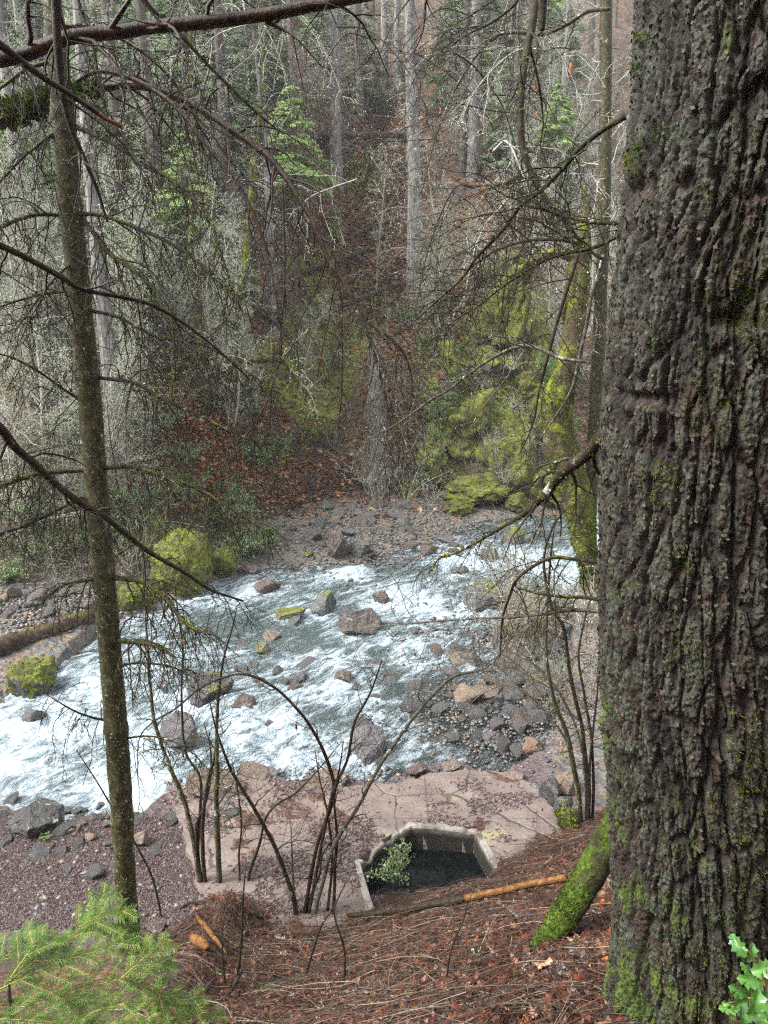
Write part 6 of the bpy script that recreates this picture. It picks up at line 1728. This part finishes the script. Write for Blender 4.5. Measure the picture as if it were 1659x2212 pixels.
        mk('moss_cushion', V, [np.arange(dens * 3).reshape(dens, 3)], MAT['mossdark'] if dens < 400 else MAT['mosstuft'], root, base, smooth=False)
big_trunk()

# ------------------------------------------------------------------ the mossy leaning stem at the foot of the big trunk
def mossy_foot():
    rng = np.random.default_rng(66)
    B = hit(1160, 2062); Y = B[1]
    pts = ((1118, 2100), (1150, 2056), (1192, 1998), (1232, 1932), (1278, 1852), (1312, 1780), (1345, 1700), (1370, 1600), (1390, 1450))
    P = trace(pts, [Y, Y + .25, Y + .3])
    r = px_r((14, 36, 60, 66, 64, 60, 56, 50, 44), Y, 1900)
    n = 60; Q = resample(P, n); rr = np.interp(np.linspace(0, 1, n), np.linspace(0, 1, len(r)), r)
    Q[:, 0] += .05 * np.sin(np.linspace(0, 3.1, n))
    v, f = tubes([(Q, rr)], 24, .22, 9, True)
    o = tag(mk('mossy_leaning_stem', v, f, MAT['mossy_green'], None, tuple(P[1])), 'thick leaning stem clothed in deep green moss at the foot of the big trunk', 'tree stem')
    a, b = tufts(rng, Q, rr, 16000, .013, 1.0, .3, .30); mk('moss', a, b, MAT['mossdark'], o, P[1])
    a, b = tufts(rng, Q[:34], rr[:34], 1500, .013, 1.01, .9); mk('moss_tips', a, b, MAT['mosstuft'], o, P[1])
mossy_foot()

# ------------------------------------------------------------------ litter on the near slope
def litter():
    rng = np.random.default_rng(14)
    n = 40000
    x = rng.uniform(-2.6, 3.2, n); y = rng.uniform(2.3, 7.8, n)
    s_ = yS(x); keep = y < s_ + rng.normal(.05, .12, n)
    # more and bigger leaves at the lower right
    u, v = to_px(x, y, ground_z(x, y))
    keep &= (u > 300) & (u < 1420) & (v < 2290)
    dens = .5 + .8 * sstep(1000, 1300, u) + .5 * (fbm(v2(x * 1.6, y * 1.6), 3, 2) > .5)
    keep &= rng.random(n) < dens
    x, y = x[keep], y[keep]; k = len(x)
    P = np.stack([x, y, ground_z(x, y) + rng.uniform(.005, .05, k)], -1)
    big = sstep(1050, 1250, u[keep])
    s = rng.uniform(.012, .032, k) * (1 + .6 * big)
    nr = norm(np.stack([rng.normal(0, .45, k), rng.normal(-.35, .45, k), np.ones(k)], -1))
    a = norm(np.cross(nr, rng.normal(0, 1, (k, 3)))); b = np.cross(nr, a)
    ang = np.array([0, .55, 1.05, 1.6, 2.3, 3.14, -2.3, -1.6, -1.05, -.55]); rad = np.array([1.3, .55, 1.1, .5, .8, .75, .8, .5, 1.1, .55])
    V = P[:, None] + (a[:, None] * (np.cos(ang) * rad)[None, :, None] + b[:, None] * (np.sin(ang) * rad * .85)[None, :, None]) * s[:, None, None]
    V = V + nr[:, None] * (rng.uniform(-.5, .7, (k, 1)) * (np.sin(ang) ** 2 * rad)[None] * s[:, None])[..., None]
    pal = np.array([(.055, .018, .009), (.10, .03, .013), (.17, .055, .022), (.04, .016, .009), (.13, .032, .014), (.24, .12, .05), (.025, .013, .009), (.07, .028, .016)])
    c = pal[rng.choice(8, k, p=[.2, .17, .1, .17, .1, .05, .12, .09])] * rng.uniform(.6, 1.2, (k, 1))
    o = mk('leaf_litter', V.reshape(-1, 3), [np.arange(k * 10).reshape(k, 10)], MAT['deadleaf'], smooth=False, cols=dict(col=np.repeat(c, 10, 0)))
    tag(o, kind='stuff')
    # fine dead twigs woven over it
    n = 9500
    x = rng.uniform(-2.4, 3.0, n); y = rng.uniform(2.3, 7.6, n)
    u, v = to_px(x, y, ground_z(x, y))
    keep = (y < yS(x) + .1) & (u > 300) & (u < 1400) & (v < 2290)
    x, y = x[keep], y[keep]
    polys = []
    for k in range(len(x)):
        L = rng.uniform(.15, .8) * (1.2 if rng.random() < .2 else .8); a = rng.normal(.25, 1.5)
        m = 6
        t = np.linspace(-.5, .5, m)
        cx = x[k] + math.cos(a) * L * t + .12 * L * rng.normal() * (t * t * 4); cy = y[k] + math.sin(a) * L * t + .12 * L * rng.normal() * (t * t * 4)
        h0 = rng.uniform(.0, .07)
        z = ground_z(cx, cy) + h0 + .10 * L * rng.normal() * t + .22 * L * abs(rng.normal()) * (.25 - t * t)
        r0 = rng.uniform(.0012, .0042)
        polys.append((np.stack([cx, cy, z], -1), np.linspace(r0, r0 * .5, m)))
    v_, f_ = tubes(polys, 4)
    cols = np.repeat((np.array([(.025, .014, .008), (.055, .026, .014), (.10, .07, .045), (.19, .155, .11), (.05, .02, .012)])[rng.choice(5, len(polys), p=[.32, .27, .16, .06, .19])]), 24, 0)
    g = G('dead_twig')
    o = mk('twig_litter', v_, f_, g.done(g.attr('col', True), .55), cols=dict(col=cols)); tag(o, kind='stuff')
    # red brown scraps washed over the dark flat and the slab
    n = 70000
    u = np.concatenate([rng.uniform(-10, 440, n // 2), rng.uniform(365, 1220, n // 2)]); v = np.concatenate([rng.uniform(1765, 2010, n // 2), rng.uniform(1680, 1985, n // 2)])
    isl = (u > 425) | ((v < 1900) & (u > 362 + np.maximum(0, v - 1700) * .42))
    P = np.array([on_z(a_, b_, -5.4 if q else -5.48) for a_, b_, q in zip(u, v, isl)])
    P[:, 2] = np.where(isl, -5.396, ground_z(P[:, 0], P[:, 1]) + .012)
    pn = fbm(P * 1.5, 4, 51)
    for cu, cv, ru, rv in ((1010, 1690, 40, 22), (1060, 1735, 60, 24), (790, 1785, 20, 26), (560, 1880, 30, 26), (628, 1870, 36, 26), (600, 1960, 40, 14), (700, 1712, 60, 12), (470, 1780, 50, 40), (1120, 1720, 50, 24), (1100, 1810, 40, 14)):
        pn = pn + .32 * np.exp(-(((u - cu) / ru) ** 2 + ((v - cv) / rv) ** 2))
    keep = (~in_poly(P[:, 0], P[:, 1], PIT_OUT)) & (P[:, 1] < yN(P[:, 0]) - .05) & (P[:, 1] > yS(P[:, 0]) - .2) & (~isl | (rng.random(n) < np.clip((pn - .52) * 4.5, .018, .7)))
    P = P[keep]; k = len(P)
    s = rng.uniform(.005, .015, (k, 1)) * (1 + .5 * (P[:, 2:] > -5.42)); nr = norm(np.stack([rng.normal(0, .3, k), rng.normal(0, .3, k), np.ones(k)], -1))
    a = norm(np.cross(nr, rng.normal(0, 1, (k, 3)))); b = np.cross(nr, a)
    V = np.stack([P - a * s * 1.6, P + b * s * .5, P + a * s * 1.6 + nr * s * .4, P - b * s * .5], 1).reshape(-1, 3)
    pal = np.array([(.05, .034, .034), (.085, .062, .062), (.03, .02, .019), (.13, .105, .105), (.07, .035, .028)])
    c = pal[rng.integers(5, size=k)]
    tag(mk('leaf_scraps', V, [np.arange(k * 4).reshape(k, 4)], MAT['deadleaf'], smooth=False, cols=dict(col=np.repeat(c, 4, 0))), kind='stuff')
litter()

def sticks():
    rng = np.random.default_rng(15)
    S = [('barkless_pole', 'barkless orange brown pole lying across the litter below the tank', ((1222, 1918), (1155, 1931), (1080, 1946), (1003, 1962)), (15, 14, 14, 15), 'barkless'),
         ('dead_pole', 'dark wet pole lying in line with the barkless orange one', ((1000, 1964), (900, 1980), (830, 1990), (752, 1997)), (15, 15, 14, 10), 'twig_dark'),
         ('split_wood', 'short yellow end of split wood left of the dark wet pole', ((752, 1994), (775, 1993), (800, 1989)), (11, 12, 8), 'barkless'),
         ('split_wood', 'splintered yellow stick leaning down the litter mound left of centre', ((425, 1994), (448, 2024), (470, 2054), (490, 2080)), (9, 11, 9, 4), 'barkless'),
         ('split_wood', 'broad chunk of yellow rotten wood on the litter mound', ((418, 2052), (436, 2062), (450, 2072)), (18, 24, 12), 'barkless'),
         ('fallen_stick', 'black wet stick lying along the top of the litter mound', ((388, 1970), (425, 1955), (470, 1982), (520, 1977), (570, 1990)), (7, 8, 8, 8, 5), 'twig_dark'),
         ('fallen_stick', 'long grey stick crossing the litter below the middle shrub', ((590, 2030), (640, 2042), (700, 2044), (780, 2050), (830, 2062)), (8, 9, 8, 7, 5), 'twig_mid'),
         ('fallen_stick', 'pale bent stick crossing the litter under the barkless pole', ((1000, 1915), (1040, 1935), (1090, 1965), (1130, 2000), (1150, 2020)), (5, 6, 6, 5, 3), 'twig_pale'),
         ('fallen_stick', 'lichen tufted stick at the tip of the mossy leaning stem', ((1080, 2160), (1120, 2120), (1155, 2085), (1172, 2040), (1180, 2000)), (8, 8, 7, 6, 4), 'twig_mid'),
         ('fallen_stick', 'long grey brown branch along the bottom edge right of centre', ((830, 2178), (930, 2182), (1010, 2180), (1060, 2168), (1110, 2140)), (9, 9, 9, 8, 6), 'twig_mid'),
         ('fallen_stick', 'pale straight stick at the bottom left of the litter', ((620, 2160), (700, 2152), (780, 2150), (860, 2162)), (6, 6, 6, 5), 'twig_pale'),
         ('fallen_stick', 'dark stick standing out of the litter right of the fir boughs', ((455, 2190), (490, 2160), (525, 2135)), (9, 9, 6), 'twig_dark'),
         ('fallen_stick', 'thin stick running from the mossy leaning stem to the big trunk', ((1190, 1985), (1230, 1992), (1280, 1996), (1320, 1994)), (4, 5, 5, 4), 'twig_mid'),
         ('fallen_stick', 'pale stick along the bottom edge by the big trunk', ((1085, 2205), (1150, 2185), (1220, 2150), (1320, 2112)), (6, 7, 6, 5), 'twig_pale'),
         ('fallen_stick', 'brown curved stick in the litter right of the middle shrub', ((760, 2080), (810, 2066), (860, 2080), (900, 2110)), (6, 6, 5, 3), 'twig_dark'),
         ('fallen_stick', 'long reddish stick low in the litter left of centre', ((530, 2090), (580, 2110), (630, 2118), (690, 2108)), (6, 6, 6, 4), 'limb_wet'),
         ('fallen_stick', 'thin stick pointing at the tank across the upper litter', ((870, 2010), (920, 1985), (960, 1950), (985, 1925)), (4, 5, 4, 3), 'twig_mid')]
    for nm, lb, pts, w, mt in S:
        H = np.array([hit(*p) for p in pts]); r = px_r(w, H[:, 1].mean(), 2000)
        H[:, 2] += r.max() * .8 + (.075 if 'pole' in nm or 'wood' in nm else .02)
        if 'standing' in lb: H[-1][2] += .12
        v, f, q, rr, tw, t2 = branch_mesh(rng, H, r, 6 if 'stick' in nm else 0, (.06, .2), .0, 2, .0014, .15, (.03, .1), .05 if 'pole' in nm else .16, 8)
        o = tag(mk(nm, v, f, MAT[mt], None, tuple(H[0])), lb, 'stick' if 'wood' not in nm else 'wood')
        if 'lichen' in lb:
            a, b = flakes(rng, q[rng.integers(8, len(q), 260)] + rng.normal(0, .012, (260, 3)), .014, .4); mk('lichen', a, b, MAT['lichen'], o, H[0])
    # curled big leaves
    for k, (lb, u, v, s, mt) in enumerate([('large curled tan leaf standing at the tip of the mossy leaning stem', 1178, 2105, .075, 'deadleaf'), ('orange brown leaf lying between the mossy stem and the big trunk', 1302, 1968, .07, 'orange'), ('orange leaf low against the big trunk', 1312, 2090, .06, 'orange'), ('bright orange leaf at the bottom edge right of centre', 1050, 2208, .05, 'orange')]):
        P = hit(u, v); ang = np.array([0, .5, 1.0, 1.6, 2.3, 3.14, -2.3, -1.6, -1.0, -.5]); rad = np.array([1.3, .5, 1.15, .45, .8, .6, .8, .45, 1.15, .5])
        a0 = rng.random() * 6
        q = np.stack([np.cos(ang + a0) * rad, .45 * np.sin(ang + a0) * rad, .75 * np.abs(np.sin(ang + a0)) * rad + .15 + .4 * np.cos(ang + a0) * rad], -1) * s
        q2 = np.concatenate([q, [[0, 0, .1 * s]]]) + P + [0, 0, s * .4]
        F = np.array([[i, (i + 1) % 10, 10] for i in range(10)])
        c = np.repeat(np.array([[.36, .21, .11]]), 11, 0)
        tag(mk('fallen_leaf', q2, [F], MAT[mt], None, tuple(P), cols=dict(col=c)), lb, 'leaf')
    # leaves still hanging from twigs
    for k, (u, v, Y, lb) in enumerate([(1234, 145, 6, 'large pale orange dead leaf hanging high beside the slender trunk'), (1155, 190, 6.5, 'orange dead leaf hanging behind the drooping mossy limb'), (1160, 245, 6.5, 'rust dead leaf just below another behind the drooping limb'), (952, 237, 8, 'rust dead leaf hanging right of the pale grey conifer'), (976, 325, 8, 'pale orange dead leaf low in the right thicket'), (1092, 318, 7, 'orange dead leaf left of the crossing branches'),
            (188, 212, 5.4, 'orange dead leaf at the start of the arching limb'), (640, 1571, 5.4, 'dark dead leaf hanging in the arch of the middle shrub'), (75, 1262, 4.5, 'dark red dead leaf hanging over the left gravel shore'), (345, 1052, 5, 'orange red dead leaf on a mossy arm of the slim trunk'), (452, 1585, 5.5, 'brown dead leaf on the mossy footed shrub'), (175, 1515, 5.2, 'small dark dead leaf hanging over the white water'), (395, 1385, 5.2, 'reddish dead leaf hanging among the twigs right of the slim trunk'), (860, 745, 5, 'dark red dead leaf in the tip of the spray of fine twigs')]):
        c = at(u, v, Y); s = {0: 26, 7: 20, 8: 18}.get(k, 13) / FPX * Y * .5
        ang = np.array([0, .5, 1.0, 1.6, 2.3, 3.14, -2.3, -1.6, -1.0, -.5]); rad = np.array([1.5, .5, 1.1, .4, .8, .6, .8, .4, 1.1, .5])
        q = np.stack([np.sin(ang) * rad * .45, .35 * np.abs(np.sin(ang)) * rad, -np.cos(ang) * rad], -1) * s
        stemv = np.array([[-.04 * s, 0, .5 * s], [.04 * s, 0, .5 * s], [.3 * s, 0, 2.2 * s]])
        q2 = np.concatenate([q, [[0, -.1 * s, 0]], stemv]) + c
        F = np.array([[i, (i + 1) % 10, 10] for i in range(10)] + [[11, 12, 13]])
        dark = 'dark' in lb or 'brown' in lb
        cc = np.repeat(np.array([[.07, .022, .015] if dark else [.42, .13, .04]]), 14, 0)
        tag(mk('hanging_leaf', q2, [F], MAT['deadleaf'], None, tuple(c), cols=dict(col=cc)), lb, 'leaf', 'dead leaves caught on twigs')
sticks()

# ------------------------------------------------------------------ fir boughs at the lower left
def near_fir():
    rng = np.random.default_rng(25)
    base = at(10, 2300, 2.05); gz = float(ground_z(np.array([base[0]]), np.array([base[1]]))[0]); base = np.array([base[0], base[1], gz])
    root = thing('young_fir', 'young fir with bright green flat needled boughs in the lower left corner', 'fir', tuple(base))
    top = at(16, 2090, 2.05)
    P = np.array([base + [0, 0, -.1], (base + top) / 2 + [.02, 0, 0], at(22, 2170, 2.05), at(20, 2128, 2.05)])
    v, f = tubes([(resample(P, 16), np.linspace(.014, .004, 16))], 8, .15, 30); mk('trunk', v, f, MAT['twig_mid'], root, base)
    def needles(paths, ln, gap):
        C, D, S = [], [], []
        for p, r in paths:
            Ls = np.linalg.norm(np.diff(p, axis=0), axis=1).sum(); m = max(4, int(Ls / gap))
            t = np.linspace(.02, 1, m) * (len(p) - 1); i = np.minimum(t.astype(int), len(p) - 2); fr = (t - i)[:, None]
            q = p[i] + (p[i + 1] - p[i]) * fr; T = norm(p[i + 1] - p[i])
            view = norm(-q) ; upv = norm(np.array([0, -.5, .9]) + view * .5)
            sd = norm(np.cross(T, upv)); nr = np.cross(sd, T)
            nr = nr * np.sign((nr * upv).sum(1))[:, None]
            for s in (-1, 1):
                for lay in (0, 1):
                    d = norm(T * rng.uniform(.35, .7, (m, 1)) + sd * s * .9 + nr * (rng.normal(.10, .13, (m, 1)) + lay * .28)); C.append(q); D.append(d); S.append(nr)
            # tuft at the tip
        C, D, S = np.concatenate(C), np.concatenate(D), np.concatenate(S); k = len(C)
        keep = rng.random(k) < .93
        C, D, S = C[keep], D[keep], S[keep]; k = len(C)
        L = ln * rng.uniform(.7, 1.08, (k, 1)); w = norm(np.cross(D, S + rng.normal(0, .25, (k, 3)))) * .0011
        bend = -S * L * .08
        V = np.stack([C - w * .6, C + w * .6, C + D * L * .55 + w, C + D * L + bend, C + D * L * .55 - w], 1).reshape(-1, 3)
        return V, [np.arange(k * 5).reshape(k, 5)]
    BO = [(((-40, 2172), (25, 2169), (90, 2160), (150, 2146), (210, 2128), (280, 2111), (350, 2091), (372, 2076)), 2.0, 2.35, 14),
          (((-30, 2150), (40, 2118), (100, 2091), (170, 2066), (235, 2046), (300, 2022)), 2.05, 2.35, 12),
          (((20, 2120), (70, 2080), (110, 2052), (140, 2041), (180, 1996), (215, 1946), (242, 1916)), 2.1, 2.5, 13),
          (((172, 2004), (200, 1986), (240, 1972), (292, 1964)), 2.3, 2.45, 6),
          (((150, 2030), (200, 2008), (250, 2004), (302, 1998)), 2.3, 2.5, 7),
          (((262, 2113), (300, 2080), (330, 2048), (366, 2026)), 2.2, 2.4, 7),
          (((130, 2150), (165, 2175), (200, 2215), (225, 2250)), 2.05, 2.1, 7),
          (((270, 2113), (310, 2130), (350, 2152), (400, 2160), (448, 2160)), 2.15, 2.3, 8),
          (((190, 2190), (270, 2170), (350, 2176), (420, 2190), (490, 2200)), 2.1, 2.3, 9),
          (((10, 2130), (60, 2060), (90, 2030), (120, 2010)), 2.1, 2.3, 6),
          (((-30, 2200), (60, 2205), (150, 2215), (260, 2240)), 1.95, 2.05, 9),
          (((60, 2215), (190, 2225), (300, 2215), (380, 2222)), 2.0, 2.15, 9),
          (((-20, 2090), (20, 2060), (50, 2030), (90, 1996)), 2.2, 2.4, 6)]
    for pts, ya, yb, ns in BO:
        Q = resample(trace(pts, [ya, yb]), 24); Q = Q + rng.normal(0, .001, Q.shape)
        paths = [(Q, np.linspace(.0034, .0014, 24))]
        T0 = norm(Q[-1] - Q[0]); upv = norm(np.array([0, -.45, .9])); sd = norm(np.cross(T0, upv))
        for k in range(ns):
            t = .12 + .82 * (k + rng.random() * .5) / ns
            x = t * 23; i = min(int(x), 22); p = Q[i] + (Q[i + 1] - Q[i]) * (x - i); T = norm(Q[i + 1] - Q[i]); s = 1 if k % 2 else -1
            L = rng.uniform(.08, .14) * (1.2 - .75 * t)
            paths.append(limb(rng, p, T * .75 + sd * s * .72 + upv * rng.normal(0, .1), L, .0018, .001, 8, .01, .04))
        b = mk('bough', *tubes(paths, 6, .1, 50), MAT['fir_stem'], root, base)
        v, f = needles(paths, .026, .0052); mk('needles', v, f, MAT['fir_near'], b, base, smooth=False)
    # dead lichen tufted fir twig in the litter
    Pt = [hit(560, 2152), hit(600, 2138), hit(640, 2128), hit(662, 2120)]; Q = resample(np.array(Pt) + [0, 0, .05], 20)
    o = tag(mk('fir_sprig', *tubes([(Q, np.linspace(.003, .001, 20))], 5), MAT['fir_stem'], None, tuple(Pt[0])), 'broken pale fir sprig lying on the twig litter right of the fir boughs', 'sprig')
    v, f = needles([(Q, None)], .03, .0035); mk('needles', v, f, MAT['fir_pale'], o, Pt[0], smooth=False)
near_fir()

# ------------------------------------------------------------------ spiny glossy leaves at the lower right
def spiny_shrub():
    rng = np.random.default_rng(26)
    Y = 1.75
    base = at(1690, 2330, Y); base[2] = float(ground_z(np.array([base[0]]), np.array([base[1]]))[0])
    root = thing('spiny_leaf_shrub', 'shrub with spiny glossy green leaves in the lower right corner', 'shrub', tuple(base))
    stems = [((1690, 2300), (1672, 2190), (1650, 2120), (1632, 2075), (1612, 2050), (1595, 2035)), ((1680, 2220), (1640, 2160), (1605, 2160), (1570, 2168)), ((1672, 2190), (1660, 2140), (1655, 2095))]
    for s in stems:
        v, f = tubes([(resample(trace(s, [Y, Y - .08]), 18), np.linspace(.004, .0014, 18))], 6); mk('stem', v, f, MAT['fir_stem'], root, base)
    LV = [(1594, 2042, 34, 130), (1622, 2056, 32, 60), (1650, 2092, 40, 20), (1624, 2118, 44, 175), (1600, 2142, 40, 160), (1590, 2166, 42, 200), (1630, 2168, 44, 250), (1640, 2200, 46, 290), (1655, 2136, 40, 10), (1600, 2200, 40, 230), (1612, 2092, 24, 140), (1655, 2170, 40, 330), (1575, 2178, 34, 185)]
    for u, v_, s, a in LV:
        c = at(u, v_, Y - .06 + rng.normal(0, .04)); s = s / FPX * Y * .78
        n = 33; t = np.linspace(0, 2 * np.pi, n, endpoint=False)
        spine = 1 + .42 * (np.arange(n) % 3 == 0) - .14 * (np.arange(n) % 3 == 1)
        lx = np.cos(t) * s * (1 + .05 * (spine - 1)); ly = np.sin(t) * s * .52 * spine * (1 - .15 * np.cos(t))
        fold = np.abs(ly) * .55 + .10 * s * np.sin(t * 4) - .25 * (lx / s) ** 2 * s
        ring2 = np.stack([lx * .55, ly * .5, np.abs(ly) * .27 - .07 * (lx / s) ** 2 * s], -1)
        loc = np.concatenate([np.stack([lx, ly, fold], -1), ring2, [[0, 0, 0]]])
        ca, sa = math.cos(R(a)), math.sin(R(a))
        right = np.array([1, 0, 0]); upv = norm(np.array([0, _s * 1.0, _c])); fw = norm(np.array([0, -_c, _s]))
        nrm = norm(fw + np.array([rng.normal(0, .3), 0, rng.normal(.35, .3)])); X = norm(right * ca + upv * sa); X = norm(X - nrm * np.dot(X, nrm)); Yx = np.cross(nrm, X)
        V = c + loc[:, :1] * X + loc[:, 1:2] * Yx + loc[:, 2:] * nrm
        F4 = np.array([[i, (i + 1) % n, n + (i + 1) % n, n + i] for i in range(n)]); F3 = np.array([[n + i, n + (i + 1) % n, 2 * n] for i in range(n)])
        mk('leaf', V, [F4, F3], MAT['leaf_gloss'], root, base)
spiny_shrub()

# small seedlings and a fern-like tuft on the near slope
def near_plants():
    rng = np.random.default_rng(28)
    for k, (u, v, lb, n, s) in enumerate([(1030, 2085, 'small green seedling leaves in the litter left of the mossy stem', 6, .016), (1015, 2112, 'three leaved green seedling lower in the litter', 4, .022), (1120, 2176, 'pale green seedling at the bottom of the litter', 9, .012), (760, 1985, 'low green plant under the middle shrub', 9, .016), (1064, 1892, 'small mossy green plant by the right corner of the tank', 12, .016), (485, 2120, 'small green plant right of the fir boughs', 6, .018), (1275, 2160, 'small green sprig at the foot of the big trunk', 8, .014), (100, 1815, 'low green plant on the dark flat below the dark boulder', 14, .03)]):
        P = hit(u, v)
        root = thing('seedling', lb, 'plant', tuple(P))
        st = [limb(rng, P, (rng.normal(0, .6), rng.normal(0, .5), 1), rng.uniform(.03, .10), .0012, .0008, 4, .05, .1) for i in range(n)]
        mk('stems', *tubes(st, 3), MAT['twig_moss'], root, P)
        C = np.array([q[0][-1] for q in st]); C = np.concatenate([C, C + rng.normal(0, s, C.shape)])
        mk('leaves', *flakes(rng, C, s * 1.4, .7), MAT['leaf'], root, P)
    # grass like tuft by the big trunk
    P = hit(1290, 2085); bl = [limb(rng, P + rng.normal(0, .015, 3) * [1, 1, 0], (rng.normal(-.3, .7), rng.normal(0, .4), .8), rng.uniform(.12, .26), .0014, .0004, 7, .18, .05) for k in range(26)]
    tag(mk('grass_tuft', *tubes(bl, 3), MAT['leaf_pale'], None, tuple(P)), 'thin grassy tuft beside the left foot of the big trunk', 'grass tuft')
near_plants()

# ------------------------------------------------------------------ the damp air of the rainy ravine
def haze():
    bm = bmesh.new(); bmesh.ops.create_cube(bm, size=1)
    V = np.array([v.co[:] for v in bm.verts]); F = np.array([[v.index for v in f.verts] for f in bm.faces]); bm.free()
    V = V * [340, 230, 170] + [0, 40, 60]
    g = G('damp_air')
    vol = g.N('ShaderNodeVolumePrincipled', Color=(.93, .96, .96), Density=HAZE_DENSITY, Anisotropy=.2)
    g.t.links.new(vol.outputs[0], g.out.inputs['Volume'])
    tag(mk('haze', V, [F], g.m, smooth=False), kind='stuff')
HAZE_DENSITY = .0008
haze()

for o in list(COL.objects):        # what nobody could count on a thing: moss, lichen, needles, leaves in a crown
    if o.parent and o.name.split('.')[0] in ('moss', 'lichen', 'needles', 'leaves', 'hanging_moss', 'moss_tips', 'moss_fringe', 'moss_cushion', 'bark_flakes', 'twigs'):
        o['kind'] = 'stuff'
